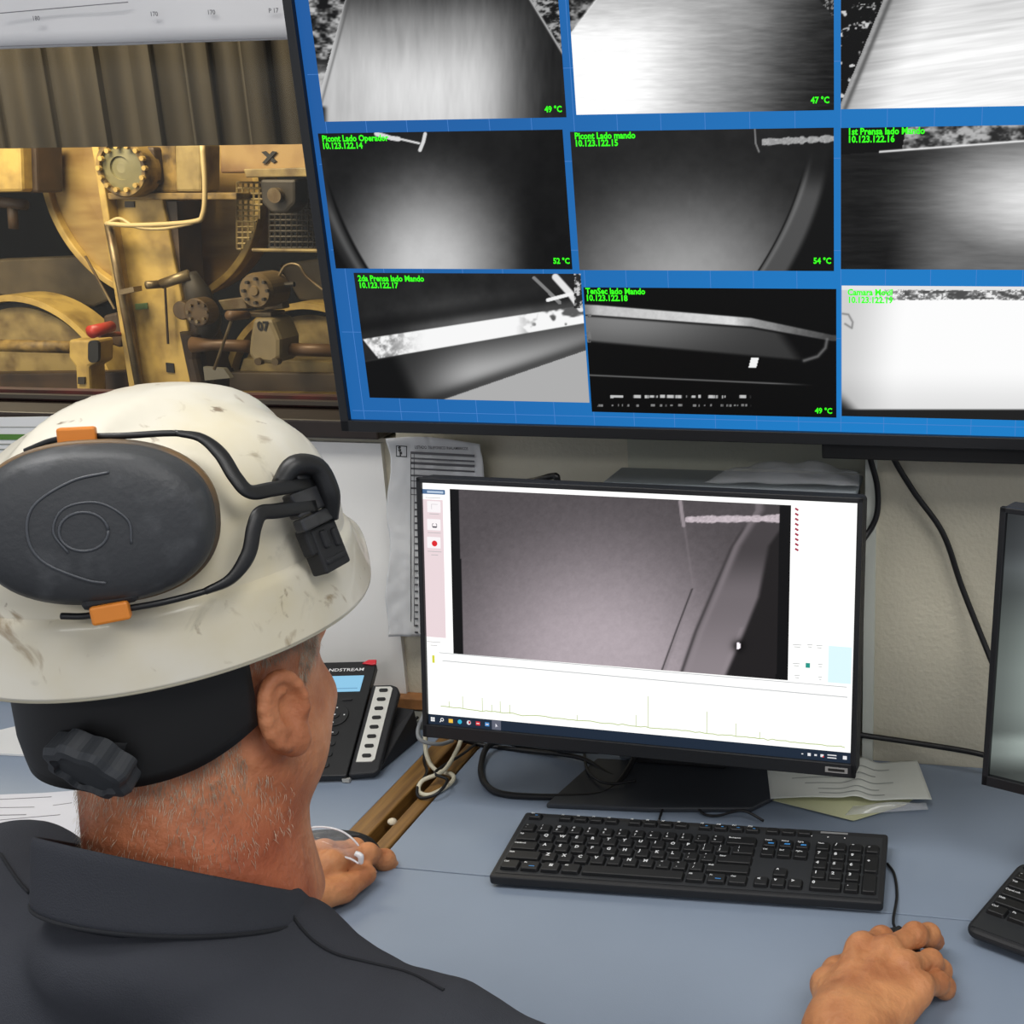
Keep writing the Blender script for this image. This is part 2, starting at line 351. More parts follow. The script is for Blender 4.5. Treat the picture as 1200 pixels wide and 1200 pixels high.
# lower wheels
def low_wheel(cx, cy, r, label, dy=.4):
    t = thing('lower_wheel', label, 'wheel', fp(cx,cy,dy), group=None)
    c = fp(cx,cy,dy); RR = np.linalg.norm(fp(cx+r,cy,dy)-c)
    mb = MB(); mb.lathe([(RR,-.1),(RR,.06),(RR*.94,.06),(RR*.93,0)], c, (0,-1,0), 80, ring=True); loc_build(mb,'rim', yel, t)
    mb = MB(); mb.lathe([(RR*.93,-.05),(RR*.88,-.04),(RR*.87,.02),(.05,.03)], c, (0,-1,0), 80); loc_build(mb,'disc', tan, t)
    mb = MB(); mb.lathe([(RR*.935,-.04),(RR*.935,.01),(RR*.87,.01),(RR*.87,-.04)], c, (0,-1,0), 80, ring=True); loc_build(mb,'groove', drk, t)
low_wheel(45,462,104,'lower wheel with yellow rim at the left, behind the red grip')
low_wheel(378,468,106,'lower wheel with yellow rim at the right, beside the numbered bearing')
def bar(name, pts, m, label, cat, dy=0, d=.15, bev=.006):
    mb = MB(); poly(mb, pts, dy, d); return tag(mb.build(name, m, None, bevel=bev), label, cat)
bar('base_rail',[(-30,462),(160,462),(165,484),(-30,482)],yel,'yellow floor rail under the left lower wheel','rail',0)
bar('base_rail',[(262,460),(395,462),(395,486),(262,484)],yel,'yellow floor rail right of the white helmet top','rail',0)
bar('grey_beam',[(-30,438),(148,436),(150,462),(-30,463)],brn,'dark brown beam crossing the left lower wheel','beam',.1)
bar('grey_beam',[(268,436),(395,438),(395,461),(268,460)],mat('grey_brown','544530',.6,var=.2),'grey brown beam crossing the right lower wheel','beam',.1)
bar('yellow_beam',[(285,420),(395,424),(395,438),(280,436)],tan,'tan strip above the grey brown beam','beam',.15)
mb = MB(); mb.tube([fp(-30,404,-.1),fp(84,407,-.1)], sz(8), 16); tag(mb.build('drive_shaft', yel2, None, True), 'thick yellow shaft at the lower left of the machine window', 'shaft')
t = thing('shaft_support','yellow bracket with a black slot holding the left shaft','bracket',fp(95,470,-.15))
mb = MB(); poly(mb, [(80,398),(114,398),(114,425),(104,430),(106,470),(90,470),(88,430),(80,420)], -.2, .2); loc_build(mb,'bracket', yel, t, bevel=.01)
mb = MB(); poly(mb, rrect(103,115,399,425,5), -.23, .03); loc_build(mb,'black_slot', drk, t)
mb = MB(); poly(mb, [(91,442),(99,442),(99,450),(91,450)], -.215, .02); loc_build(mb,'tag_plate', dgr, t)
t = thing('red_lever','red gripped lever sticking out left of the yellow column','lever',fp(110,388,-.3))
mb = MB(); mb.tube([fp(107,389,-.4),fp(131,382,-.2)], [sz(8),sz(6.5)], 16); loc_build(mb,'grip', redp, t, smooth=True)
mb = MB(); mb.tube([fp(116,393,-.3),fp(146,391,-.05)], sz(3), 8); loc_build(mb,'arm', mat('dark_red','6d2a20',.5), t)
mb = MB(); poly(mb, [(120,370),(136,366),(146,395),(140,408),(124,402)], .05, .15); tag(mb.build('lever_bracket', brn, None, bevel=.01), 'brown bracket behind the red gripped lever', 'bracket')
# right: pump assembly
t = thing('pump','dark oily pump with bolted flanges on the right side of the column','pump',fp(225,370,-.1))
mb = MB(); mb.tube([fp(189,333,-.15),fp(222,322,-.1)], [sz(6),sz(7)], 14); mb.lathe([(sz(5),0),(sz(5),.05)], fp(188,333,-.15), (-.6,-1,0), 12); loc_build(mb,'valve_arm', steel, t, smooth=True)
mb = MB(); mb.tube([fp(222,320,-.05),fp(232,345,-.05),fp(245,375,0),fp(236,400,0)], [sz(9),sz(16),sz(15),sz(9)], 16, 4); loc_build(mb,'body', dgr, t, smooth=True)
mb = MB(); circ(mb,230,366,15,-.25,.12,24); circ(mb,212,364,10,-.2,.1,20); loc_build(mb,'flange', mat('oily_brown','57452c',.4,.3,var=.3,vscale=20), t, bevel=.004)
for k in range(8):
    a = k*PI/4; mb = MB(); circ(mb,230+11*math.cos(a),366+11*math.sin(a),1.8,-.27,.02,6); loc_build(mb,'bolt', steel, t)
mb = MB(); mb.tube([fp(225,390,-.05),fp(226,420,-.05),fp(240,480,-.05)], [sz(14),sz(9),sz(10)], 12); loc_build(mb,'foot', brn, t)
mb = MB(); mb.tube([fp(226,404,-.15),fp(250,404,-.15),fp(292,406,-.15)], [sz(10),sz(7),sz(8)], 16); mb.tube([fp(325,409,-.15),fp(395,411,-.15)], sz(8), 16); tag(mb.build('drive_shaft', mat('brown_shaft','6b4f33',.45,.2,var=.25), None, True), 'brown shaft running through the numbered bearing block', 'shaft')
t = thing('bearing_block','grey pedestal bearing with painted number 07','bearing',fp(308,430,-.2))
mb = MB(); poly(mb, [(296,373),(318,373),(328,398),(328,420),(322,427),(298,426),(290,415),(292,395)], -.3, .3); loc_build(mb,'pedestal', mat('block_grey','8a7a58',.5,var=.2), t, bevel=.02)
o = text('number_marking','07',sz(15), tuple(fp(302,387,-.305)-np.array(t.location)), drk, t, .002)
mb = MB(); circ(mb,302,424,4,-.33,.05,12); circ(mb,322,424,4,-.33,.05,12); loc_build(mb,'bolt', steel, t)
t = thing('round_motor','round flanged motor on a bracket above the numbered bearing','motor',fp(298,341,-.2))
mb = MB(); circ(mb,298,341,19,-.3,.25,32,[(1,0),(1,.85),(.9,1),(.3,1),(.25,1.05)]); loc_build(mb,'housing', mat('motor_brown','74603f',.5,.2,var=.2), t)
for k in range(8):
    a = k*PI/4; mb = MB(); circ(mb,298+14*math.cos(a),341+14*math.sin(a),1.9,-.33,.03,6); loc_build(mb,'bolt', dgr, t)
mb = MB(); poly(mb, [(255,352),(285,348),(290,362),(262,364)], -.1, .1); poly(mb, [(312,354),(330,352),(332,362),(308,364)], -.1, .1); poly(mb, [(285,366),(318,366),(318,372),(285,372)], -.2, .2); loc_build(mb,'bracket', steel, t, bevel=.004)
mb = MB(); mb.tube([fp(318,335,-.1),fp(345,333,-.1)], sz(3), 8); loc_build(mb,'stub', dgr, t)
t = thing('control_lever','thin steel lever with a brown knob beside the numbered bearing','lever',fp(250,432,-.3))
mb = MB(); mb.tube([fp(271,376,-.35),fp(251,433,-.35)], sz(1.8), 8); loc_build(mb,'rod', steel, t)
mb = MB(); mb.tube([fp(268,370,-.38),fp(290,369,-.2)], [sz(6),sz(5)], 12); loc_build(mb,'knob', mat('knob_brown','6d5135',.5), t, smooth=True)
mb = MB(); mb.tube([fp(322,335,-.1),fp(334,312,-.1),fp(350,311,-.1),fp(360,325,-.1),fp(385,345,-.1)], sz(1.8), 8, 4); tag(mb.build('bent_pipe', steel, None, True), 'thin bent pipe rising right of the round motor', 'pipe')
mb = MB(); poly(mb, [(238,430),(262,432),(270,443),(240,446)], -.2, .05); tag(mb.build('grey_plate', mat('plate_grey','6f6a5c',.5)), 'small grey wedge plate under the thin steel lever', 'plate')

# ================================================================== paper chart on the window
pm = mat('chart_paper','c9c9cb',.6,bump=.12,bscale=14,var=.015)
t = thing('paper_chart','large white printed chart taped across the top of the factory window','paper',ony(100,30,YW+.05))
z0c = ony(100,54,YW+.05)[2]; xs = np.linspace(-2.3,-.78,60); zs = np.linspace(z0c,z0c+.28,14)
X, Z = np.meshgrid(xs, zs, indexing='ij'); mb = MB(); mb.grid(np.stack([X, YW+.05+.004*np.sin(X*9+Z*4)+.002*np.sin(X*31), Z], -1)); loc_build(mb,'sheet', pm, t, smooth=True, solid=.0006)
ink = mat('grey_ink','6c6c70',.7)
mb = MB(); zl = ony(100,18,YW+.04)[2]
for (x0,y0,x1,y1) in ((0,55,335,45),(0,16,150,3)):
    a = ony(x0,y0,YW+.042); b = ony(x1,y1,YW+.042); mb.prism([a,b,b+[0,0,.0012],a+[0,0,.0012]], (0,.0005,0))
loc_build(mb,'ruled_line', ink, t)
for (x, y, s_) in ((38,24,'180'),(176,19,'170'),(243,17,'170'),(315,15,'P 17')):
    text('small_number', s_, .008, tuple(ony(x,y,YW+.04)-np.array(t.location)), ink, t, .0002)

# ================================================================== TV
TT = .045; TVP = np.array([-.797,1.36,1.211]); TM = rot('x', TT); TN = TM @ np.array([0,-1,0])
tv = thing('wall_monitor','big wall mounted screen showing nine grey camera views on blue','monitor',TVP,TM)
def tvl(px, py): return (onpl(px,py,TVP,TN)-TVP) @ TM      # local x, _, z
W_, H_ = 0.955, .560
mb = MB(); o_ = rrect(0,W_,0,H_,.008,4); 
mb.prism([(x,0.006,z) for x,z in o_], (0,.045,0)); mb.build('housing', mat('tv_back','101012',.5), tv, bevel=.002)
sx0, sz0 = .0115, .0145
fr = MB()
for b_ in ((W_/2,.0,sz0/2,W_,sz0),(W_/2,0,H_-.005,W_,.010),(sx0/2,0,H_/2,sx0,H_),(W_-sx0/2,0,H_/2,sx0,H_)): fr.box((b_[0],.002,b_[2]),(b_[3],.012,b_[4]))
fr.build('bezel', BLK, tv, bevel=.001)
def tv_blue(x, y):
    g = np.zeros(x.shape+(3,)); k = ss(300,1100,x)*.6+ss(100,500,y)*.2
    g[...,0] = .13-.02*k; g[...,1] = .36+.17*k; g[...,2] = .63+.20*k
    return g
TVE = emit_attr('tv_picture', 1.0)
bp_ = paint_panel('desktop_picture', tv, None, TM, TVP, sx0, W_-sx0, sz0, H_-.01, tv_blue, 120, 70, TVE, .0035)
gl = MB(); ge = emit('grid_blue','5590e0',.8)
for x in np.arange(.03,W_-.02,.0507): gl.box((x,.0032,H_/2),(.0006,.0002,H_-.03))
for z in np.arange(.026,H_-.02,.1): gl.box((W_/2,.0032,z),(W_-.03,.0002,.0006))
gl.build('desktop_lines', ge, tv)
def nz(x,y,s=6,a=.04,seed=1): return (fbm(x/s,y/s,seed)-.5)*2*a
def f1(x,y):
    L = side(x,y,(403,0),(366,137)); Rr = side(x,y,(622,0),(662,66))
    g = mix(.40,.74,ss(-20,90,y)); g = g+.14*np.exp(-((x-500)/70)**2-((y-110)/50)**2); g = mix(g,.12,ss(555,650,x)); g = mix(g,g*.55,ss(30,-25,y))
    g = g+nz(x,y/6,9,.05); g = mix(g,.8,np.exp(-(L/1.5)**2)*.6); g = mix(g,.3,np.exp(-((L-5)/1.5)**2)*.5)
    n = fbm(x/13,y/8,3); out = mix(.06,.75,ss(.35,.8,n)); out = mix(out,.75,ss(60,110,y))
    g = np.where(L < 0, out, g)
    st = mix(.06,.65,ss(.35,.7,fbm(x/9-y/9,y/4+x/12,5))); g = np.where(Rr > 0, st, g); g = mix(g,.7,np.exp(-((Rr+1)/1.3)**2)*(y<66))
    return mix(g,.03,ss(122,128,y)*ss(385,375,x))
def f2(x,y):
    L = side(x,y,(697,0),(661,48)); r = np.hypot((x-715)/150,(y-110)/110)
    g = mix(1.03,.62,ss(730,860,x+(y-60)*.1)); g = mix(g,.62,ss(60,-20,y)*.8); g = mix(g,.10,ss(830,985,x+(y-60)*.2))
    g = g+nz(x/9,y,3,.07,7); g = np.where((L<0)&(y<55), mix(.04,.6,ss(.35,.75,fbm(x/12,y/9,9))), g); g = mix(g,.9,np.exp(-(L/1.4)**2)*(y<60)*.7)
    return np.where(side(x,y,(960,0),(977,20))>0,.1+.4*ss(.5,.6,fbm(x/3,y/3,2)),g)
def f3(x,y):
    L = side(x,y,(1036,0),(985,124)); g = .95-.25*ss(60,0,L)-.1*ss(60,0,y)+nz(x/60,(y+x*.14)/3,1.5,.10,11)
    g = mix(g,.35,np.exp(-((L-6)/3)**2)*.9); g = mix(g,.6,np.exp(-(L/2)**2))
    return np.where(L<-1, mix(.05,.8,ss(.60,.72,fbm(x/9,y/7,13))), g)
def f4(x,y):
    r = np.hypot((x-500)/130,(y-320)/150); g = mix(.78,.10,ss(.1,1.15,r)); g = mix(g,.06,ss(590,640,x)); g = g+nz(x,y,14,.02)
    cx = 378+ (y-190)*.18+((y-190)/125.)**2*28; g = mix(g,.13,ss(4,0,x-cx)*(y>185)); g = mix(g,.32,np.exp(-((x-cx+9)/5)**2)*ss(215,260,y)); g = mix(g,.05,np.exp(-((x-cx)/1.6)**2)*ss(190,240,y))
    g = mix(g,.05,ss(-18,-26,x-cx)*(y>200))
    d = np.minimum(pdist(x,y,[(440,157),(458,162),(466,163)])-1.5-1.2*(fbm(x/3,y/3,4)), np.minimum(pdist(x,y,[(468,163),(490,168)])-.6, pdist(x,y,[(497,157),(495,166),(491,176)])-1.5))
    return mix(g,.85,ss(1.2,0,d))
def f5(x,y):
    r = np.hypot((x-800)/190,(y-335)/150); g = mix(.62,.13,ss(.05,1.15,r))+nz(x,y,14,.02)
    t_ = (y-165)/150.; cx = 948-20*t_-38*t_**2; L = x-cx
    g = mix(g,.30-.0*t_,ss(-1,1,L)*ss(190,230,y)); g = mix(g,.08,np.exp(-((L)/1.3)**2)*ss(180,220,y)); g = mix(g,.4,np.exp(-((L-5)/2.5)**2)*ss(170,230,y))
    cx2 = 975-10*t_-38*t_**2; g = mix(g,.06,ss(-6,4,x-cx2+2)*ss(165,190,y)); g = mix(g,.08,ss(900,960,x)*ss(240,165,y)*.7)
    d = np.minimum(np.abs(y-(167-(x-885)*.05))-(2.5+3*fbm(x/4,y/4,5)), 0)*0+np.abs(y-(167-(x-885)*.05))-(1.5+4*fbm(x/5,2,5)); g = mix(g,.5+.25*fbm(x/2,y/2,8),ss(1,-.5,d)*(x>892)); 
    return mix(g,.5,ss(1.5,.3,pdist(x,y,[(884,150),(885,168),(889,178)])))
def f6(x,y):
    g = mix(.88,.10,ss(0,1,np.hypot((x-1215)/215,(y-235)/125))); g = np.maximum(g, .42*ss(1000,1120,x)*ss(185,260,y))+nz(x/9,y,4,.05,15)
    top = y < 178-(x-1030)*.075; g = np.where(top, .05+.0*x, g); g = np.where(top&(x>1062+(150-y)*.2), .15+.55*ss(.3,.75,fbm(x/12,y/8,17)), g)
    return mix(g,.95,np.exp(-((y-(178-(x-1030)*.075))/1.2)**2)*(x>1030))
def f7(x,y):
    e1 = y-(398-(x-423)*.153); e2 = y-(421-(x-440)*.172)
    g = .13+.42*ss(330,400,y)*ss(430,560,x)*.8+nz(x,y,18,.03); g = mix(g,.05,ss(-3,-14,e1)*ss(-30,-14,e1)*.6)
    below = .18+.5*np.exp(-((e2-38)/32)**2)*ss(460,560,x); below = mix(below,.68,ss(-1.5,1.5,y-(471-(x-512)*.345))); below = mix(below,.05,ss(478,455,x-(y-425)*.45)*ss(0,3,e2)); below = mix(below,.12,np.exp(-((y-(468-(x-512)*.345))/9)**2)*.7*(y<471-(x-512)*.345))
    g = mix(g, below, ss(-.6,.6,e2)); rn = fbm(x/7,y/7,21); white = mix(.97,.45,ss(.35,.8,rn)*ss(500,440,x)); white = mix(white,.35,ss(.45,.62,fbm(x/16,y/14,33))*ss(600,640,x))
    g = mix(g, white, ss(-.8,.8,e1)*ss(.8,-.8,e2)*ss(-.8,.8,x-424-(y-398)*.8))
    k = (np.abs(pdist(x,y,[(625,326),(655,355)])) < 2)*.5; g = np.maximum(g, k); g = mix(g,.9,ss(5,3,pdist(x,y,[(650,325),(668,345),(680,362)]))); g = mix(g,.95,ss(2.6,1.6,pdist(x,y,[(641,352),(668,345)])))
    g = np.where((x>672)&(y<362)&(x<690), mix(.15,.8,ss(.4,.6,fbm(x/4,y/3,40))), g)
    return g
def f8(x,y):
    up = np.interp(x,[683,700,880,975],[357,358,373,393]); th = np.interp(x,[683,880,975],[12,10,7]); g = .035+0*x
    lo = np.interp(x,[683,940],[398,421]); inb = ss(0,4,y-up-th)*ss(4,-1,y-lo)*ss(945,925,x+(y-420)*-.7)
    g = mix(g, .10+.30*ss(440,370,y)*np.exp(-((x-730)/120)**2)+.10, inb); g = mix(g, np.interp(x,[683,700,860,880,975],[.45,.75,.85,.6,.25])+nz(x,y,4,.05), ss(-1,1,y-up)*ss(1,-1,y-up-th))
    g = mix(g,.95,(np.abs(x-(883-(y-425)*.25))<4.5)&(np.abs(y-425.5)<6)); g = mix(g,.45,np.exp(-(pdist(x,y,[(942,423),(958,418),(967,408),(969,398)])/2)**2)*.8)
    g = mix(g,.5,np.exp(-((y-(440+(x-690)*.045))/.9)**2)*ss(960,900,x)*.8); g = mix(g,.75,ss(.45,.6,fbm(x/4,1,3))*(np.abs(y-465-(x-700)*.002)<1.6)*(x>707)*(x<880)); g = mix(g,.5,ss(.5,.6,fbm(x/3,4,6))*(np.abs(y-475.5)<1.2)*(x>700)*(x<880))
    return mix(g,.45,((x<692)&(y>368)&(y<402))*ss(.4,.6,fbm(x/3,y/3,5)))
def f9(x,y):
    g = .99-.18*ss(1060,985,x+(y-410)*.1)-.1*ss(430,480,y)+0*x; g = mix(g,.45+.5*ss(.4,.6,fbm(x/3,y/2,2)),(y<352)*(y>339)*ss(1005,1060,x)); g = mix(g,.9,(y<340)*1.)
    g = mix(g,.3,ss(.4,.65,fbm(x/12,y/6,9))*(y<351)*(y>341)*(x>1060)); g = mix(g,.12,ss(479,482,y)); g = mix(g,.1,ss(1010,985,x+(480-y)*.9)*ss(440,482,y))
    return mix(g,.45,np.exp(-(pdist(x,y,[(987,368),(994,369),(999,378),(998,385),(990,380)])/1.2)**2)*.8)
def cell(p_tl, p_br, fn, yo=.0026, res=1.0):
    a = tvl(*p_tl); b = tvl(*p_br); x0,x1,z0,z1 = a[0],b[0],b[2],a[2]; z1 = min(z1,H_-.0105); x1 = min(x1, W_-sx0-.001)
    return paint_panel('camera_view', tv, None, TM, TVP, x0, x1, z0, z1, fn, 300, 168, TVE, yo)
cells = [((357,-23),(663,137.5),f1),((664,-22),(977,129),f2),((985,-23),(1310,122),f3),((371,156.5),(670,316),f4),((667,154.5),(977,318),f5),((985,150),(1310,317),f6),((413,320),(690,472.5),f7),((683,337),(980,490),f8),((986,335),(1310,496),f9)]
for i, (a, b, fn) in enumerate(cells): cell(a, b, fn, .0026-(.0006 if i == 7 else 0))
GRN = emit('caption_green','35f01c',1.3)
def cap(px, py, s, size=.0094, w=1.0):
    p = tvl(px, py); text('caption', s, size, (p[0], .0014, p[2]), GRN, tv, size*.035, font_w=w)
for px, py, s in ((638,131.5,'49 °C'),(950,121,'47 °C'),(648,309,'52 °C'),(953,309,'54 °C'),(955,484.5,'49 °C'),
                  (377,166,'Picont Lado Operador'),(377,174.5,'10.123.122.14'),(673,163,'Picont Lado mando'),(673,171.5,'10.123.122.15'),
                  (993,158,'1st Prensa lado Mando'),(993,167,'10.123.122.16'),(419,329.5,'2da Prensa lado Mando'),(420,337.5,'10.123.122.17'),
                  (686,344.5,'TenSec lado Mando'),(686,352.5,'10.123.122.18'),(993,346,'Camara Movil'),(993,355,'10.123.122.19')):
    cap(px, py, s, .0092 if '°' in s else .0098, .93)
mb = MB(); mb.box((.955*.80,.028,-.010),(.30,.03,.024)); mb.box((.2,.07,.25),(.05,.05,.3)); mb.box((.7,.07,.25),(.05,.05,.3)); mb.box((.45,.085,.3),(.6,.03,.05)); mb.build('wall_bracket', mat('bracket_black','131313',.6), tv, bevel=.002)

# ================================================================== DESK
DZ = .75
desk_m = mat('desk_laminate','8390a2',.42,bump=.05,bscale=700,var=.05,vscale=3)
def desk(x0,x1,y0,y1,label):
    t = thing('desk', label, 'desk', ((x0+x1)/2,(y0+y1)/2,0))
    cx, cy = (x0+x1)/2,(y0+y1)/2
    MB().box((0,0,DZ-.0125),(x1-x0,y1-y0,.025)).build('desk_top', desk_m, t, bevel=.0012)
    for a in (-1,1):
        for b in (-1,1): MB().box((a*((x1-x0)/2-.05),b*((y1-y0)/2-.05),(DZ-.025)/2),(.04,.04,DZ-.025)).build('leg', mat('desk_leg','3b3d40',.5), t)
desk(-2.0,1.2,.72,1.1095,'front blue grey desk section under the hands')
desk(-.672,1.2,1.111,YR-.001,'rear blue grey desk section under the monitors and keyboards')
desk(-2.0,-.742,1.111,YW-.032,'left blue grey desk section under the phone and papers')
wood = mat('varnished_wood','8f6a35',.4,col2='6d4c22',vscale=9,stretch=(14,1,14))
t = thing('wood_gap_strip','pair of brown wooden edge strips in the gap between two desk sections','strip',(-.707,1.29,DZ-.03))
MB().box((-.018,0,.016),(.030,.34,.034)).build('rail', wood, t, bevel=.002)
MB().box((.0235,0,.0155),(.019,.34,.033)).build('rail', wood, t, bevel=.002)
MB().box((.006,0,.004),(.022,.34,.008)).build('channel', mat('gap_dark','1c1611',.8), t)
tag(MB().lathe([(.004,0),(.006,.003),(.003,.006),(.0005,.007)], (-.697,1.2,DZ+.0005), (.3,-.2,1), 12).build('foam_crumb', mat('foam_white','d9cdb5',.8), None, True), 'tiny white crumb lying on the wooden gap strip', 'crumb')

# ================================================================== MONITOR
MYAW, MT_, MR_ = -.052, -.136, -.003; MP = np.array([-.3908,1.2189,.1064+.75]); MM = rot('z',MYAW)@rot('x',MT_)@rot('y',MR_); MN = MM@np.array([0,-1,0])
mw, mh = .54, .323
mo = thing('computer_monitor','black framed monitor with white program window and one camera picture','monitor',MP,MM)
def ml(px,py): return (onpl(px,py,MP,MN)-MP) @ MM
MB().prism([(x,.003,z) for x,z in rrect(-mw/2,mw/2,0,mh,.006,4)], (0,.028,0)).build('housing', BLKM, mo, bevel=.002)
fr = MB(); bz = .0065; bb = .0165
for c_, d_ in (((0,.0,bb/2),(mw,.006,bb)),((0,0,mh-bz/2),(mw,.006,bz)),((-mw/2+bz/2,0,mh/2),(bz,.006,mh)),((mw/2-bz/2,0,mh/2),(bz,.006,mh))): fr.box(c_, d_)
fr.build('bezel', BLK, mo, bevel=.0012)
ME = emit_attr('monitor_picture', 1.08)
def rect_px(name, tl, br, m, yo, r=0, par=None):
    a = ml(*tl); b = ml(*br); mb = MB(); x0,x1,z0,z1 = a[0],b[0],b[2],a[2]
    mb.prism([(x,yo,z) for x,z in (rrect(x0,x1,z0,z1,r) if r else [(x0,z0),(x1,z0),(x1,z1),(x0,z1)])], (0,.0002,0)); return mb.build(name, m, par or mo)
EW = emit('screen_white','fdfdfb',1.12)
x0s,x1s,z0s,z1s = -mw/2+bz, mw/2-bz, bb, mh-bz
MB().box((0,.0016,(z0s+z1s)/2),(x1s-x0s,.0006,z1s-z0s)).build('screen_window', EW, mo)
# camera picture in monitor
def big(x,y):
    r = np.hypot((x-700)/230,(y-790)/210); g = mix(.66,.30,ss(.15,1.1,r))+nz(x,y,5,.02)+nz(x,y,1.6,.015)
    e1 = np.interp(y,[598,640,700,740,795],[885,858,832,815,796]); e2 = np.interp(y,[598,640,700,740,800],[930,900,888,872,846])
    e0 = np.interp(y,[690,740,795],[811,792,772]); 
    g = mix(g, .42+.1*ss(700,790,y), ss(-1.5,1.5,x-e1)); g = mix(g,.22,np.exp(-((x-e1)/2.2)**2)*.8*ss(605,625,y)); g = mix(g,.55,np.exp(-((x-e1-7)/3)**2)*.35*ss(620,680,y)); g = mix(g,.15,np.exp(-((x-e0)/1)**2)*(y>690)*.9); g = mix(g,.5,np.exp(-((x-e0-3)/2)**2)*(y>690)*.5)
    g = mix(g,.26,ss(4,14,x-e1)*ss(700,640,y)); g = mix(g,.13,ss(-3,4,x-e2)); g = mix(g,.55,np.exp(-((x-e2+5)/2)**2)*(y>735)*.4)
    d = np.abs(y-(607-(x-800)*.012+2))-(2+3.5*fbm(x/6,1,5)); g = mix(g,.62+.2*fbm(x/2,y/2,8),ss(1,-.6,d)*(x>803)*(x<916)); g = mix(g,.55,ss(3,1.4,pdist(x,y,[(797,588),(799,604),(801,616)]))); g = mix(g,.5,np.exp(-(pdist(x,y,[(802,618),(812,688)])/1.3)**2)*.35)
    g = mix(g,1,(np.hypot((x-865)/2.4,(y-757)/4)<1)*1.); g = mix(g,.02,np.exp(-(np.hypot(x-865,y-757)/7)**2)*(np.hypot((x-865)/2.4,(y-757)/4)>1)*.8)
    L = side(x,y,(537.5,574),(542.5,767)); Rr = side(x,y,(913,590),(909,799)); blk = (L<0)|(Rr>0)
    g = np.where(blk,.07,g)
    c = np.stack([g*1.03,g*.965,g*1.0],-1); return np.where(blk[...,None],g[...,None]*np.array([1,1,1.08]),c)
a = ml(526.5,573); b = ml(923,797.5)
paint_panel('camera_view', mo, None, MM, MP, a[0], b[0], b[2], a[2], big, 300, 180, ME, .0009)
EP = emit('panel_pink','ecd9dd',1.0); EG = emit('soft_grey','b9b6b8',1); ER = emit('record_red','e02c33',1)
side_p = rect_px('side_panel',(493,585),(522,748),EP,.0011)
rect_px('search_field',(493,573),(521,580),emit('field_blue','4f6f96',1),.0010,.001); rect_px('search_text',(500,575),(519,578.5),emit('field_light','b8cbe0',1),.0008)
for cy in (594,615,636):
    bt = rect_px('tool_button',(500,cy-7),(516,cy+7),emit('button_white','f6f1f3',1.05),.0008,.0008)
    if cy == 636:
        p = ml(509,637); MB().lathe([(.0036,0),(.0036,.0002)],(p[0],.0006,p[2]),(0,-1,0),20).build('record_dot', ER, bt)
    if cy == 615:
        p = ml(509,616); mb = MB(); 
        for q in ((-.002,.0022,.0015,.0006),(.002,.0022,.0015,.0006),(-.0028,0,.0006,.004),(.0028,0,.0006,.004),(0,-.0018,.005,.0018)): mb.box((p[0]+q[0],.0006,p[2]+q[1]),(q[2],.0002,q[3]))
        mb.build('tool_icon', emit('icon_grey','55505a',1), bt)
    if cy == 594:
        p = ml(509,594); mb = MB(); mb.box((p[0],.0006,p[2]+.003),(.008,.0002,.0004)); mb.box((p[0]-.004,.0006,p[2]),(.0004,.0002,.006)); mb.build('tool_icon', EG, bt)
dash = MB()
for x0,y0,x1,y1 in ((498,583,516,584),(503,602,514,603),(501,624,516,625),(501,646,517,647),(505,650,513,651),(500,752,516,753),(504,756,512,757)):
    a = ml(x0,y0); b = ml(x1,y1); dash.box(((a[0]+b[0])/2,.0008,(a[2]+b[2])/2),(abs(b[0]-a[0]),.0002,.0007))
dash.build('tiny_captions', EG, mo)
mb = MB()
for i in range(9):
    p = ml(933.5,597+5.9*i); mb.box((p[0],.0008,p[2]),(.0042,.0002,.0022), rot('y',.5))
mb.build('red_marks', emit('dark_pink','a8384f',1), mo)
mb = MB()
for x,y,w_ in ((934,757,10),(949,757,6),(960,758,7),(933,779,8),(961,780,5),(934,793,6),(961,795,4)):
    p = ml(x,y); mb.box((p[0],.0008,p[2]+.0012),(w_*.001,.0002,.0006)); mb.box((p[0],.0008,p[2]-.0014),(w_*.0007,.0002,.0006))
mb.build('faint_icons', emit('faint_grey','a5a8a8',1), mo)
rect_px('green_icon',(944,777),(949,783),emit('icon_green','2b9a8c',1),.0007); rect_px('cyan_patch',(971,757),(997,802),emit('pale_cyan','dcf6fc',1.05),.0009)
rect_px('yellow_icon',(506,768),(509,777),emit('icon_yellow','d8d84a',1),.0008,0)
# ruled lines and graph
mb = MB()
def mline(pts, yo=.0009, wd=.0007):
    for p, q in zip(pts[:-1], pts[1:]):
        a = ml(*p); b = ml(*q); mb.prism([(a[0],yo,a[2]),(b[0],yo,b[2]),(b[0],yo,b[2]+wd),(a[0],yo,a[2]+wd)], (0,.0002,0))
mline([(514,765.5),(992,806)],wd=.0009); mline([(518,775),(993,818)],wd=.0011); mb.build('ruled_lines', emit('line_grey','c4c6c8',1), mo)
mb = MB(); pts = []
for i in range(90):
    x = 516+i*(990-516)/89; pts.append((x, 828.5+(x-516)*.101+1.6*(fbm(x/5,0,3)-.5)*2))
mline(pts,wd=.0010)
for x,y in ((526,822),(542,816),(565,818),(576,826),(586,822),(597,826),(676,838),(745,838),(759,816),(828,834),(862,848),(890,858)):
    a = ml(x,828.5+(x-516)*.101); b = ml(x,y); mb.box((a[0],.0008,(a[2]+b[2])/2),(.0007,.0002,abs(b[2]-a[2])))
mb.build('graph_trace', emit('trace_green','b9c98a',1), mo)
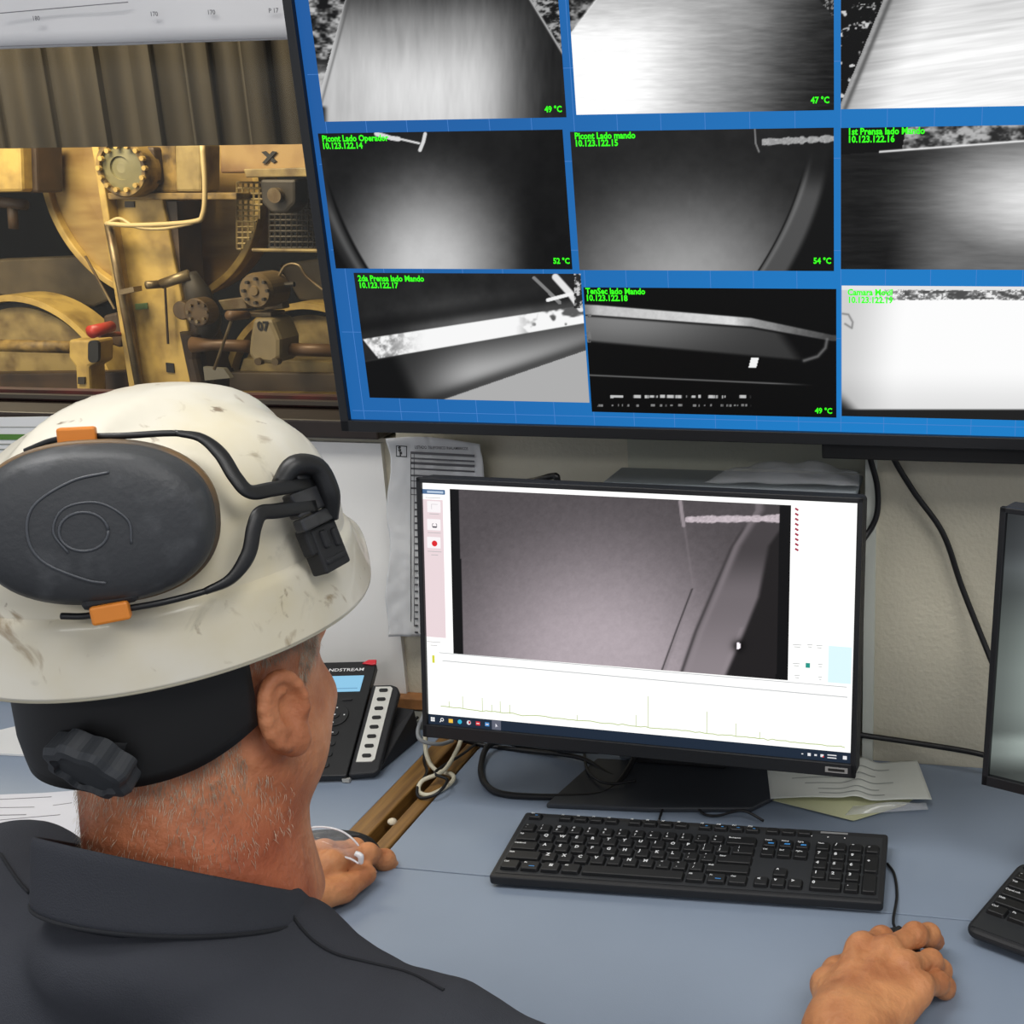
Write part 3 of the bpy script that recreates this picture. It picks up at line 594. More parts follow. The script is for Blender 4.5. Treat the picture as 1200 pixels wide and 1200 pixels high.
# taskbar
tb = MB(); hz = ml(500,844)[2]-z0s; tb.box((0,.0012,z0s+.0062),(x1s-x0s,.0006,.0124)); tbo = tb.build('taskbar', emit('taskbar_blue','232f40',.9), mo)
zt = z0s+.0062; xi = ml(507,848)[0]
icols = ['f4f4f4','f0f0f0','f3c34a','35b6d8','d8dce4','d8303a','4c8fd0','e8e8f0']
for i, cc in enumerate(icols):
    x = xi+.0121*i; mb = MB()
    if i == 0:
        for a_ in (-1,1):
            for b_ in (-1,1): mb.box((x+a_*.0014,.0006,zt+b_*.0014),(.0023,.0002,.0023))
    elif i == 1:
        for k in range(12):
            a_ = 2*PI*k/12; mb.box((x+.0005+.0018*math.cos(a_),.0006,zt+.0006+.0018*math.sin(a_)),(.0009,.0002,.0009))
        mb.box((x-.0018,.0006,zt-.0018),(.0026,.0002,.0009), rot('y',-.8))
    elif i in (3,4): mb.lathe([(.0028,0),(.0028,.0002)],(x,.0006,zt),(0,-1,0),16)
    elif i == 7: mb.prism([(x-.001,.0006,zt+.002),(x+.002,.0006,zt-.002),(x+.0004,.0006,zt-.0012),(x-.001,.0006,zt-.003)],(0,.0002,0))
    else: mb.box((x,.0006,zt),(.0055,.0002,.0048))
    ic = mb.build('taskbar_icon', emit('icon_'+cc,cc,1), tbo)
    if i == 7: MB().box((x,.0009,zt),(.0118,.0001,.0118)).build('highlight', emit('highlight_grey','6c7080',.8), ic)
    if i == 4: MB().box((x+.001,.0004,zt+.0004),(.0025,.0001,.003)).build('icon_red_part', emit('shield_red','c82f38',1), ic)
    if i in (5,6): MB().box((x,.0004,zt),(.0036,.0001,.0012)).build('icon_mark', emit('mark_light','f0e0e0' if i == 5 else 'dce8f4',1), ic)
mb = MB(); xr = ml(940,890)[0]
for q in ((0,.0022,.001),(.008,.0036,.0034),(.0155,.003,.002),(.023,.0036,.0032)): mb.box((xr+q[0],.0006,zt),(q[1],.0002,q[2]))
mb.box((xr+.0345,.0006,zt+.0016),(.0105,.0002,.0011)); mb.box((xr+.0345,.0006,zt-.0016),(.0105,.0002,.0011)); mb.box((xr+.0495,.0006,zt),(.0046,.0002,.0042)); mb.build('tray_icons', emit('tray_white','e6e6ea',1), tbo)
MB().box((xr+.0245,.0004,zt-.001),(.0016,.0002,.0016)).build('tray_red_dot', ER, tbo)
st_ = MB().box((mw/2-.022,-.0032,.0085),(.026,.0004,.0065)).build('corner_sticker', mat('sticker_silver','8e8c8a',.4), mo)
MB().box((mw/2-.022,-.0036,.0085),(.019,.0002,.003)).build('sticker_print', drk, st_)
# stand (world-vertical): built in monitor coordinates approx.
inv = MM.T
def toM(p): return (np.array(p)-MP) @ MM
cx_, cy_ = onz(775,925,DZ)[:2]
mb = MB(); P_ = [toM((cx_+dx, cy_+.05+dy, z)) for dx,dy,z in ((-.05,0,DZ+.008),(.075,0,DZ+.008),(.05,0,1.05),(-.045,0,1.05))]
mb.prism(P_, toM((0,.03,0))-toM((0,0,0))); mb.build('stand_column', BLKM, mo, bevel=.003)
base = [onz(x,y,DZ+.001) for x,y in ((640,947),(700,893),(905,905),(915,935),(880,952),(760,952))]
mb = MB(); mb.prism([toM((b[0],b[1],DZ+.0005)) for b in base], toM((0,0,.007))-toM((0,0,0))); mb.build('stand_base', mat('stand_grey','33363b',.4), mo, bevel=.002)

# equipment box behind monitor with plastic bag
zb_ = ony(770,551,1.49)[2]
xL = ony(722,560,1.45)[0]; xR = ony(1003,575,1.42)[0]
t = thing('equipment_cabinet','grey metal cabinet standing behind the middle monitor','cabinet',((xL+xR)/2,1.445,DZ))
MB().box((0,-.005,(zb_-DZ)/2),(xR-xL,.078,zb_-DZ-.004)).build('body', mat('cabinet_grey','6d7378',.4,bump=.03), t, bevel=.003)
mb = MB(); mb.box((0,-.005,zb_-DZ),(xR-xL+.006,.084,.010)); mb.build('lid', mat('lid_grey','7e858a',.35), t, bevel=.003)
# plastic bag
def sheet(name, corners, m, label, cat, disp, nx=40, ny=30, thick=.0004, parent=None, grp=None):
    A,B,Cc,D = [np.array(q,float) for q in corners]; u = np.linspace(0,1,nx)[:,None,None]; v = np.linspace(0,1,ny)[None,:,None]
    P_ = (A*(1-u)+B*u)*(1-v)+(D*(1-u)+Cc*u)*v; P_ = P_+disp(u[...,0]*np.ones((nx,ny)), v[...,0]*np.ones((nx,ny)))
    mb = MB(); mb.grid(P_); o = mb.build(name, m, parent, True, solid=thick)
    if parent is None: tag(o, label, cat, grp)
    return o
plast = glassy('clear_plastic',(.85,.87,.9),.15,.24,.9)
def bagd(u,v):
    h_ = .016*np.sin(PI*u)**.7*np.sin(PI*v)**.6+.006*fbm(u*6,v*5,3)+.006*np.abs(np.sin(u*9+v*3))*np.sin(PI*v)
    return np.stack([0*u,0*u,h_],-1)
zt_ = zb_+.0062
tag(sheet('plastic_bag',[(xL+.13,1.405,zt_),(xR+.005,1.405,zt_),(xR+.0,1.475,zt_),(xL+.17,1.475,zt_)],plast,'','',bagd),'crumpled clear plastic bag lying on the grey cabinet lid','bag')
tag(MB().tube([ony(600,568,1.42),ony(628,563,1.40),ony(648,558,1.40),ony(653,563,1.40),ony(655,600,1.42),ony(660,690,1.40),onz(650,820,.757)], .0045, 10, 5).build('display_cable', RUB, None, True), 'black cable arching up behind the top edge of the middle monitor', 'cable')

# ================================================================== right monitor
yw_, tl_ = math.radians(20), math.radians(4)
RP = np.array([.021,1.184,.88]); RM = rot('z',-yw_)@rot('x',-tl_)
rm = thing('computer_monitor','grey screened monitor cut off by the right edge of the photo','monitor',RP,RM)
MB().prism([(x,.004,z) for x,z in rrect(0,.5,-.006,.306,.006)], (0,.03,0)).build('housing', BLKM, rm, bevel=.002)
fr = MB()
for c_, d_ in (((.25,0,0),(.5,.008,.012)),((.25,0,.303),(.5,.008,.006)),((.0035,0,.15),(.007,.008,.312)),((.4965,0,.15),(.007,.008,.312))): fr.box(c_, d_)
fr.build('bezel', BLK, rm, bevel=.001)
def rscr(x,y):
    t_ = (y-606)/300.; g = np.interp(t_,[0,.12,.2,.3,.45,.6,.75,.84,.88,.93,1.0],[.28,.33,.44,.38,.50,.56,.55,.48,.66,.62,.30])
    e = ss(1150,1200,x+(y-900)*.07-4)
    g = g*(.75+.25*e); k = ss(.05,.5,t_)
    return np.stack([g*.95, g*(1.0+.02*k), g*(1.03-.04*k)],-1)
paint_panel('screen', rm, None, RM, RP, .007, .493, .006, .300, rscr, 60, 60, emit_attr('dim_screen',.95), .002)
ct = RM @ np.array([.25,.12,.1])+RP
mb = MB(); q = [(np.array([ct[0]+a,ct[1]+b,z])-RP)@RM for z in (DZ+.008,1.02) for a,b in ((-.03,0),(.03,0),(.03,.03),(-.03,.03))]
mb.add(q, [(0,1,5,4),(1,2,6,5),(2,3,7,6),(3,0,4,7),(0,3,2,1),(4,5,6,7)]); mb.build('stand_column', BLKM, rm)
mb = MB(); mb.prism([(np.array([ct[0]+.11*math.cos(a),ct[1]+.01+.08*math.sin(a),DZ+.0005])-RP)@RM for a in np.linspace(0,2*PI,28,endpoint=False)], (np.array([0,0,.008]))@RM); mb.build('stand_base', BLKM, rm)

# ================================================================== keyboards
LAY = []
def row(y, h, items, x0=0):
    x = x0
    for it in items:
        s_, w_ = it if isinstance(it, tuple) else (it, 1)
        if s_ is not None: LAY.append((x+w_/2, y, w_, h, s_))
        x += w_
row(0,.72,['Esc',(None,1),'F1','F2','F3','F4',(None,.5),'F5','F6','F7','F8',(None,.5),'F9','F10','F11','F12',(None,.25),'Prt','Scr','Brk'])
row(1,1,['~ `','! 1','@ 2','# 3','$ 4','% 5','^ 6','& 7','* 8','( 9',') 0','_ -','+ =',('Backspace',2),(None,.25),'Insert','Home','PgUp',(None,.25),'Num','/','*','-'])
row(2,1,[('Tab',1.5),*'QWERTYUIOP','{ [','} ]',('| \\',1.5),(None,.25),'Del','End','PgDn',(None,.25),'7','8','9'])
row(3,1,[('CapsLock',1.75),*'ASDFGHJKL',': ;','" \'',('Enter',2.25),(None,3.5),'4','5','6'])
row(4,1,[('Shift',2.25),*'ZXCVBNM','< ,','> .','? /',('Shift',2.75),(None,1.25),'^',(None,1.25),'1','2','3'])
row(5,1,[('Ctrl',1.25),('Fn',1.25),('win',1.25),('Alt',1.25),('',6.25),('Alt',1.25),('Fn',1.25),('Ctrl',1.25),(None,.25),'<','v','>',(None,.25),('0',2),'.'])
LAY.append((18.5+3.5,2.5,1,2,'+')); LAY.append((18.5+3.5,4.5,1,2,'Enter'))
KM = {}
def key_mesh(w_, h_, H=.0045):
    k = (round(w_,4), round(h_,4), H)
    if k in KM: return KM[k]
    mb = MB(); a, b = w_/2, h_/2; g = .0013; r1 = rrect(-a,a,-b,b,.002,2); r2 = rrect(-a+g,a-g,-b+g*.6,b-g*1.2,.002,2); r3 = rrect(-a+g*1.5,a-g*1.5,-b+g*1.2,b-g*1.8,.002,2); n = len(r1)
    vs = [(x,y,0) for x,y in r1]+[(x,y,H*.85) for x,y in r2]+[(x,y,H) for x,y in r3]
    fs = [(i+n*l,(i+1)%n+n*l,(i+1)%n+n*(l+1),i+n*(l+1)) for l in (0,1) for i in range(n)]+[tuple(range(2*n,3*n))]
    mb.add(vs, fs); me = bpy.data.meshes.new('key'); me.from_pydata(mb.v, [], mb.f); me.materials.append(KEYM); KM[k] = me; return me
LEGW = mat('legend_white','d8dadc',.5); LEGB = mat('legend_blue','3f8fd6',.5)
def keyboard(label, loc, M, u, xmax, body_r, blue=True, D=.127, W=.442, limit=100, lscale=1.0):
    kb = thing('keyboard', label, 'keyboard', loc, M)
    MB().prism([(x,y,-.012) for x,y in rrect(-W/2,W/2,-D/2,D/2,body_r,5)], (0,0,.012)).build('body', BLKM, kb, bevel=.003 if body_r < .01 else .006, seg=3)
    kx0 = -W/2+.0075; ky0 = D/2-.0125
    MB().box((0,-.002,.0003),(W-.012,D-.016,.0006)).build('deck', mat('deck_grey','26282b',.55), kb)
    n = 0; rest = MB(); order = sorted(LAY, key=lambda k: (k[4] in ('Prt','Scr','Brk') or False, k[0]))
    for (x, r, w_, h_, s_) in order:
        X = kx0+x*u; Y = ky0-(0 if r == 0 else .0065+r*.0178)
        if X > xmax: continue
        kw, kh = w_*u-.0022, (h_*.0178-.0018)
        me = key_mesh(kw, kh); n += 1
        if n <= limit:
            o = bpy.data.objects.new('key', me); COL.objects.link(o); o.parent = kb; o.location = (X,Y,.0006)
        else:
            rest.add([(v.co.x+X, v.co.y+Y, v.co.z+.0006) for v in me.vertices], [tuple(p.vertices) for p in me.polygons]); o = None
        if s_ and o:
            Hh = .0047
            if s_ == 'win':
                mb = MB(); [mb.box((a*.0011,b*.0011+.001,Hh),(.0019,.0019,.0001)) for a in (-1,1) for b in (-1,1)]; mb.build('legend', LEGW, o)
            elif len(s_) == 3 and s_[1] == ' ':
                text('legend', s_[0], .0042, (-kw*.22,.0018,Hh), LEGW, o, .00012, flat=True); text('legend', s_[2], .0042, (-kw*.22,-.0045,Hh), LEGW, o, .00012, flat=True)
            elif len(s_) == 1: text('legend', s_, .0064*lscale, (-kw*.28 if w_ <= 1 else -kw/2+.003,.0001,Hh), LEGW, o, .00028, flat=True)
            else: text('legend', s_, .0034*lscale, (-kw/2+.0026,.0018,Hh), LEGW, o, .0001, flat=True)
            if blue and s_ in ('Esc','F9','F10','F11','F12','Insert','Home','PgUp','Fn'):
                MB().box((kw*.1,-.0028 if kh > .013 else -.001,Hh-.0001),(.0065 if kh > .013 else .003,.0022 if s_ in ('Insert','Home','PgUp') else .001,.0001)).build('blue_legend', LEGB, o)
    if rest.v: r_ = rest.build('key', KEYM, kb); r_['kind'] = 'stuff'
    return kb
KM_ = rot('z',.0369)@rot('x',.0608)
kb1 = keyboard('long black keyboard lying in front of the middle monitor', (-.3032,1.1587,.77), KM_, .0190, 9, .004)
mb = MB(); mb.box((.158,.0565,.0011),(.032,.003,.0006)); mb.build('silver_badge', mat('badge_silver','b9b9b9',.3,.6), kb1)
mb = MB(); [mb.box((.132+.0195*i,.048,.0012),(.0016,.0016,.0004)) for i in range(3)]; mb.build('status_light', WHT, kb1)
MB().box((0,.03,-.0135),(.43,.03,.008)).build('rear_foot', BLK, kb1)
c1 = onz(1140,1095,.772)
RK = rot('z',-.98+.3)  # provisional, replaced below
p_bl = onz(1197,1003,.775); p_fl = onz(1128,1083,.775)
dirv = (p_bl-p_fl)[:2]; ang = math.atan2(dirv[1], dirv[0])-PI/2
RK = rot('z', ang)
kloc = p_fl+RK@np.array([.2225,.077,0]); kloc[2] = .7705
keyboard('black rounded keyboard cut off by the right edge of the photo', kloc, RK, .0190, -.03, .014, False, D=.150, W=.445, lscale=1.25)

# ================================================================== phone
PYW, PTL = math.radians(-12), math.radians(27)
PP = onz(440,908,.762); PM = rot('z',-PYW)@rot('x',PTL)   # local x right, y up the slope, z out
ph = thing('desk_phone','black office telephone with lit blue display and white key strip','telephone',PP,PM)
def phl(px,py):
    n = PM@np.array([0,0,1]); return (onpl(px,py,PP+n*.001,n)-PP)@PM
MB().prism([(x,y,-.012) for x,y in [(-.25,0),(-.04,0),(-.038,.002),(-.038,.188),(-.041,.196),(-.25,.196)]], (0,0,.012)).build('body', BLK, ph, bevel=.004, seg=3)
so = MB().prism([(x,y,-.012) for x,y in [(-.037,.002),(-.004,.004),(.002,.01),(.004,.14),(-.001,.150),(-.010,.154),(-.037,.154)]], (0,0,.010)).build('side_module', BLKM, ph, bevel=.003, seg=3)
MB().prism([(x,y,-.002) for x,y in [(-.0305,.022),(-.010,.022),(-.0065,.026),(-.0065,.146),(-.010,.149),(-.0305,.149)]], (0,0,.0015)).build('white_key_strip', mat('strip_white','d9d8d0',.5), so)
for i in range(8): MB().prism([(x-.018,y+.031+.0158*i,-.001) for x,y in rrect(-.006,.006,-.0025,.0025,.0024,4)], (0,0,.0025)).build('line_button', KEYM, so)
MB().box((-.095,.155,.0006),(.088,.028,.001)).build('display', emit('lcd_blue','8fc8e8',1.0), ph)
MB().box((-.095,.146,.0013),(.080,.0012,.0003)).build('display_line', emit('lcd_line','6a9cc0',1), ph)
text('maker_name','GRANDSTREAM',.0075,(-.053,.178,.0006),WHT,ph,.0001,'RIGHT',flat=True,font_w=1.3)
MB().prism([(-.058,.190,.0),(-.050,.1965,.0),(-.0385,.1965,.0),(-.0375,.188,.0),(-.043,.187,.0)], (0,0,.003)).build('message_light', mat('lamp_red','e0303c',.3), ph, bevel=.001)
MB().prism([(-.075+x,.099+y,0) for x,y in [(.018*math.cos(a),.018*math.sin(a)) for a in np.linspace(0,2*PI,32,endpoint=False)]], (0,0,.002)).build('navigation_ring', KEYM, ph, bevel=.0006)
MB().prism([(-.075+x,.099+y,.002) for x,y in [(.006*math.cos(a),.006*math.sin(a)) for a in np.linspace(0,2*PI,24,endpoint=False)]], (0,0,.0012)).build('centre_button', BLK, ph)
mb = MB(); [mb.box((-.075+.0125*a,.099+.0125*b,.0024),(.0018,.0018,.0004)) for a,b in ((0,1),(0,-1),(1,0),(-1,0))]; mb.box((-.075,.099,.0034),(.002,.002,.0003)); mb.build('ring_marks', WHT, ph)
MB().prism([(-.065+x,.127+y,0) for x,y in rrect(-.007,.007,-.0022,.0022,.002)], (0,0,.0015)).build('soft_button', BLKM, ph)
for r in range(4):
    for c in range(6):
        b_ = MB().prism([(-.072-.024*c+x,.070-.0175*r+y,0) for x,y in rrect(-.0078,.0078,-.0042,.0042,.004)], (0,0,.0018)).build('phone_button', KEYM, ph, bevel=.0005)
        MB().box((-.072-.024*c,.070-.0175*r,.002),(.003,.0025 if (r+c)%2 else .0012,.0003)).build('button_mark', WHT, b_)
mb = MB(); P0 = [toz for toz in ()]
fl = [(np.array([PP[0]+x,PP[1]+y,z])-PP)@PM for x,y,z in ((-.05,.012,DZ+.0005),(-.01,.02,DZ+.0005),(.0,.13,DZ+.0005),(-.06,.14,DZ+.0005),(-.035,.02,.76),(-.005,.03,.76),(.0,.12,.80),(-.05,.13,.80))]
mb.add(fl, [(0,3,2,1),(4,5,6,7),(0,1,5,4),(1,2,6,5),(2,3,7,6),(3,0,4,7)]); mb.build('foot_stand', BLKM, ph, bevel=.002)
mb = MB(); mb.box((-.215,.10,.014),(.045,.19,.022)); mb.box((-.215,.18,.004),(.048,.045,.02)); mb.box((-.215,.02,.004),(.048,.045,.02)); mb.build('handset', BLK, ph, bevel=.01, seg=4)

# ================================================================== papers
paper = mat('white_paper','dcdcda',.75,bump=.1,bscale=25,var=.02)
# hanging list
t = thing('hanging_paper_list','curled printed telephone list hanging on the wall left of the middle monitor','paper',ony(512,620,YW-.02))
A = ony(456,512,YW-.02); B = ony(566,519,YW-.02); A2 = ony(458,742,YW-.02); B2 = ony(575,752,YW-.02)
def wrk(u,v): return np.stack([.003*np.sin(v*14)*(1-u),-.012*np.abs(u-.5)**2*4*v-.010*np.exp(-((v)/.06)**2)-.004*(fbm(u*5,v*7,4)-.5)*2,.006*np.sin(PI*u)*np.exp(-v/.05)],-1)
u = np.linspace(0,1,50)[:,None,None]; v = np.linspace(0,1,60)[None,:,None]
G = (A*(1-u)+B*u)*(1-v)+(A2*(1-u)+B2*u)*v; G = G+wrk(u[...,0]*np.ones((50,60)),v[...,0]*np.ones((50,60)))
mb = MB(); mb.grid(G); loc_build(mb,'sheet', paper, t, smooth=True, solid=.0004)
def on_sheet(x0,x1,y0,y1,mb):   # strip over the sheet in picture rows, following its curl
    def at(px,py):
        uu = (px-457)/(568-457); vv = (py-523)/(745-523); i = int(np.clip(uu,0,1)*49); j = int(np.clip(vv,0,1)*59)
        return G[i,j]+np.array([0,-.0022,0])
    n = 8; xs_ = np.linspace(x0,x1,n); g = np.array([[at(x,y0) if 0 else at(x,y0) for x in xs_],[at(x,y1) for x in xs_]])
    pa = [ony(x,y0+(x-x0)*.05,at(x,(y0+y1)/2)[1]) for x in xs_]; pb = [ony(x,y1+(x-x0)*.05,at(x,(y0+y1)/2)[1]) for x in xs_]
    mb.grid(np.stack([np.array(pb),np.array(pa)],1))
mb = MB()
for y0,y1 in ((529,532),(536,538),(541,544),(548,550),(556,558),(563,564),(571,573),(579,580)): on_sheet(481,556,y0,y1,mb)
for y in range(588,742,8): on_sheet(486,490,y,y+2.2,mb)
loc_build(mb,'table_rows', mat('row_ink','5d5c5e',.8), t)
mb = MB()
on_sheet(464,477,522,523,mb); on_sheet(464,477,534,535.2,mb); on_sheet(464,465,522.5,535,mb); on_sheet(476,477,522.5,535,mb); on_sheet(481,481.8,529,742,mb); on_sheet(485,485.6,529,742,mb)
loc_build(mb,'logo_box', drk, t)
text('logo_letter','S',.0085,tuple(ony(467,528.5,YW-.046)-np.array(t.location)),drk,t,.0006)
text('logo_letter','F',.0075,tuple(ony(468.5,534,YW-.046)-np.array(t.location)),drk,t,.0006)
text('heading','LISTADO TELEFONICO INALAMBRICOS',.0056,tuple(ony(486,525.5,YW-.046)-np.array(t.location)),drk,t,.0001,font_w=.78)
# notice left with green band
t = thing('pinned_notice','white notice with a green band leaning behind the helmet at the left edge','paper',ony(20,520,YW-.036))
A = ony(-80,490,YW-.036); B = ony(66,488,YW-.036); c3 = ony(62,640,YW-.036); d3 = ony(-80,640,YW-.036)
mb = MB(); mb.prism([A,B,c3,d3],(0,.001,0)); loc_build(mb,'sheet', paper, t)
mb = MB(); mb.prism([ony(-80,508.5,YW-.037),ony(52,509,YW-.037),ony(50,515.5,YW-.037),ony(-80,515.5,YW-.037)],(0,.0004,0)); loc_build(mb,'green_band', mat('print_green','4d7a2c',.6), t)
mb = MB()
for k in range(12):
    yy = 520+k*6; mb.prism([ony(-80,yy,YW-.0367),ony(48-(k%3)*10,yy,YW-.0367),ony(48-(k%3)*10,yy+1.4,YW-.0367),ony(-80,yy+1.4,YW-.0367)],(0,.0003,0))
mb.prism([ony(-80,500.2,YW-.0367),ony(60,500.2,YW-.0367),ony(60,500.9,YW-.0367),ony(-80,500.9,YW-.0367)],(0,.0003,0))
loc_build(mb,'text_lines', mat('pale_print','8e9188',.8), t)
def flat_paper(label, pts, z, m, name='paper_sheet', lines=None, thick=.001):
    mb = MB(); mb.prism([onz(x,y,z) for x,y in pts], (0,0,thick)); t = thing(name,label,'paper',onz(*pts[0],z)); loc_build(mb,'sheet', m, t)
    if lines:
        mb = MB()
        for a,b,wd in lines:
            p = onz(*a,z+thick+.0002); q = onz(*b,z+thick+.0002); dv = np.array([0,wd,0]); mb.prism([p,q,q+dv,p+dv],(0,0,.0002))
        loc_build(mb,'print', mat('paper_print','77777c',.8), t)
    return t
flat_paper('white sheet on the desk just below the rear rim of the helmet',[(-60,872),(40,848),(110,890),(60,888),(-60,882)],DZ+.0005,paper,thick=.003)
LN = [((-20,938),(60,934),.0012),((62,944),(84,941),.001),((-20,947),(40,946),.001),((-20,956),(30,955),.0015),((-20,963),(70,955),.0012),((-20,972),(40,968),.001),((-20,981),(30,976),.001)]
flat_paper('large printed drawing lying on the desk left of the neck',[(-120,940),(0,932),(50,930),(130,924),(130,985),(60,1000),(-120,1010)],DZ+.0005,mat('drawing_paper','c8cad4',.7,var=.02),lines=LN)
# folded note right
nt_ = thing('folded_note','creased printed note lying half under the right corner of the middle monitor','paper',onz(1000,940,DZ))
yp = mat('yellowish_paper','c9cba4',.7)
A,B,c3,d3 = onz(899,904,DZ+.006), onz(1075,896,DZ+.006), onz(1092,942,DZ+.006), onz(903,938,DZ+.006)
u = np.linspace(0,1,40)[:,None,None]; v = np.linspace(0,1,24)[None,:,None]
G2 = (A*(1-u)+B*u)*(1-v)+(d3*(1-u)+c3*u)*v; uu = u[...,0]*np.ones((40,24)); vv = v[...,0]*np.ones((40,24))
G2[...,2] += .012*np.exp(-((uu-.63+.1*vv)/.07)**2)*(1-vv*.6)+.004*np.abs(np.sin(uu*5))+.002
mb = MB(); mb.grid(G2); loc_build(mb,'top_sheet', mat('note_paper','d4d7d0',.7,bump=.1,bscale=30), nt_, smooth=True, solid=.0005)
mb = MB()
for j in (5,9,13,17,20):
    i0, i1 = 6+(j*3)%9, 33-(j*5)%8
    mb.grid(np.stack([G2[i0:i1,j]+[0,-.0022,.0012], G2[i0:i1,j]+[0,.0,.0012]],1))
loc_build(mb,'blurred_lines', mat('soft_print','9fa39f',.8), nt_)
mb = MB(); mb.prism([onz(x,y,DZ+.003) for x,y in ((903,930),(1080,930),(1060,944),(1000,962),(905,938))],(0,0,.0006)); loc_build(mb,'yellow_sheet', yp, nt_)
def pd(u,v): return np.stack([0*u,0*u,.002+.008*np.sin(PI*u)*np.sin(PI*v)],-1)
o = sheet('plastic_sleeve',[onz(990,957,DZ+.002),onz(1088,950,DZ+.002),onz(1085,942,DZ+.004),onz(1000,946,DZ+.004)],plast,'','',pd); tag(o,'clear plastic sleeve poking out from under the creased note','sleeve')

# ================================================================== cables
def cable(label, pts, r=.003, m=RUB, name='cable', seg=8):
    return tag(MB().tube(pts, r, seg, 8).build(name, m, None, True), label, 'cable')
Z3 = DZ+.0045
cable('black power cable running down from the big screen behind the middle monitor',[ony(1010,480,1.40),ony(1018,530,1.42),ony(1028,570,1.43),ony(1027,605,1.43),ony(1012,632,1.42),ony(990,660,1.38)],.0038)
cable('black cable slanting from the big screen to the right monitor',[ony(1030,480,1.40),ony(1043,528,1.42),ony(1070,575,1.435),ony(1105,625,1.44),ony(1128,690,1.44),ony(1160,770,1.42),ony(1185,830,1.38)],.0040)
cable('black cable lying along the wall between the two monitors',[ony(985,858,1.43),ony(1013,862,1.44),ony(1075,871,1.44),ony(1150,884,1.42),ony(1190,900,1.40)],.0040)
cable('thick black cable looping on the desk below the left end of the monitor',[onz(700,880,.80),onz(640,878,Z3),onz(580,870,Z3+.01),onz(564,895,Z3),onz(570,920,Z3),onz(600,932,Z3),onz(690,933,Z3),onz(720,922,Z3),onz(740,895,Z3+.01),onz(745,880,Z3+.02)],.0042)
cable('second black cable trailing to the monitor foot',[onz(520,860,Z3+.03),onz(560,872,Z3),onz(620,880,Z3),onz(680,888,Z3+.004),onz(720,910,Z3),onz(770,918,Z3),onz(800,905,Z3)],.0032)
cable('thin black cable curving beside the monitor foot',[onz(684,880,Z3),onz(690,905,Z3+.006),onz(712,918,Z3+.008),onz(745,915,Z3+.006)],.002)
cable('thin black keyboard lead behind the keyboard, left one',[onz(782,935,Z3),onz(776,950,Z3),onz(772,962,Z3+.006)],.0017)
cable('thin black lead arching behind the keyboard function keys',[onz(815,935,Z3),onz(822,952,Z3),onz(840,956,Z3),onz(870,950,Z3+.01),onz(895,962,Z3)],.0017)
cream = mat('cream_cable','cfc8b0',.5)
cable('cream coloured cable looped over the wooden gap strip',[onz(498,862,Z3+.03),onz(500,885,Z3+.01),onz(510,902,Z3),onz(530,908,Z3+.004),onz(528,918,Z3),onz(505,931,Z3),onz(491,928,Z3),onz(495,915,Z3+.008),onz(520,903,Z3+.012),onz(535,880,Z3+.01),onz(542,862,Z3+.02)],.0030,cream)
cable('thin black cable twisted with the cream cable',[onz(500,862,Z3+.02),onz(497,890,Z3),onz(500,905,Z3+.002),onz(489,924,Z3+.004),onz(493,935,Z3),onz(512,930,Z3+.006),onz(524,914,Z3+.012),onz(510,905,Z3+.012),onz(540,885,Z3+.008),onz(560,870,Z3)],.0020)
cable('grey cable bending around the lower left corner of the monitor',[onz(498,835,.83),onz(490,855,.81),onz(494,868,.80),onz(515,872,.79),onz(530,868,.78)],.0028,mat('grey_cable','8a8d8e',.5))
cable('black cable hanging behind the phone',[onz(490,840,Z3+.02),onz(470,860,Z3),onz(455,885,Z3+.004),onz(440,900,Z3)],.0022)
cable('dark cable curving out below the phone',[onz(496,880,Z3),onz(482,905,Z3),onz(470,915,Z3)],.0016) if False else None
MB().box(tuple(onz(406,914,DZ+.004)),(.010,.005,.005)).build('phone_plug', mat('plug_grey','a8a8a4',.5), None)
tag(bpy.data.objects['phone_plug'],'small white plug tip at the front edge of the phone','plug')
# ================================================================== mice
def mouse(label, loc, ang, cordpts):
    t = thing('computer_mouse', label, 'mouse', loc, rot('z',ang))
    n, m_ = 24, 14; P_ = np.zeros((n,m_,3))
    for i in range(n):
        for j in range(m_):
            a = 2*PI*i/(n-1); q = j/(m_-1)*PI/2; r = math.cos(q)**.6; wy = .056*math.sin(a); wx = .030*math.cos(a)*(1-.12*(math.sin(a)))
            P_[i,j] = (wx*r, wy*r, .002+.034*math.sin(q)*(1-.12*math.sin(a)))
    mb = MB(); mb.grid(P_); mb.build('shell', BLK, t, True)
    MB().prism([(.029*math.cos(a),.055*math.sin(a),0) for a in np.linspace(0,2*PI,30,endpoint=False)],(0,0,.003)).build('underside', BLKM, t)
    MB().tube([(0,.018,.032),(0,.034,.029)],.003,10).build('scroll_wheel', BLKM, t)
    if cordpts is not None:
        MB().tube([(np.array(p)-np.array(loc))@rot('z',ang) for p in cordpts],.0017,8,8).build('cord', RUB, t, True)
mloc = onz(1046,1141,DZ+.001)
#MOUSE_R
mouse('black mouse under the right hand, its cord running up past the keyboard', mloc, -.10, [mloc+[.006,.05,.012],onz(1047,1082,DZ+.008),onz(1051,1050,DZ+.003),onz(1048,1025,DZ+.003),onz(1040,1012,DZ+.003)])
lloc = onz(388,1010,DZ+.001)
mouse('black mouse under the left hand, below the clear safety glasses', lloc, -1.15, None)

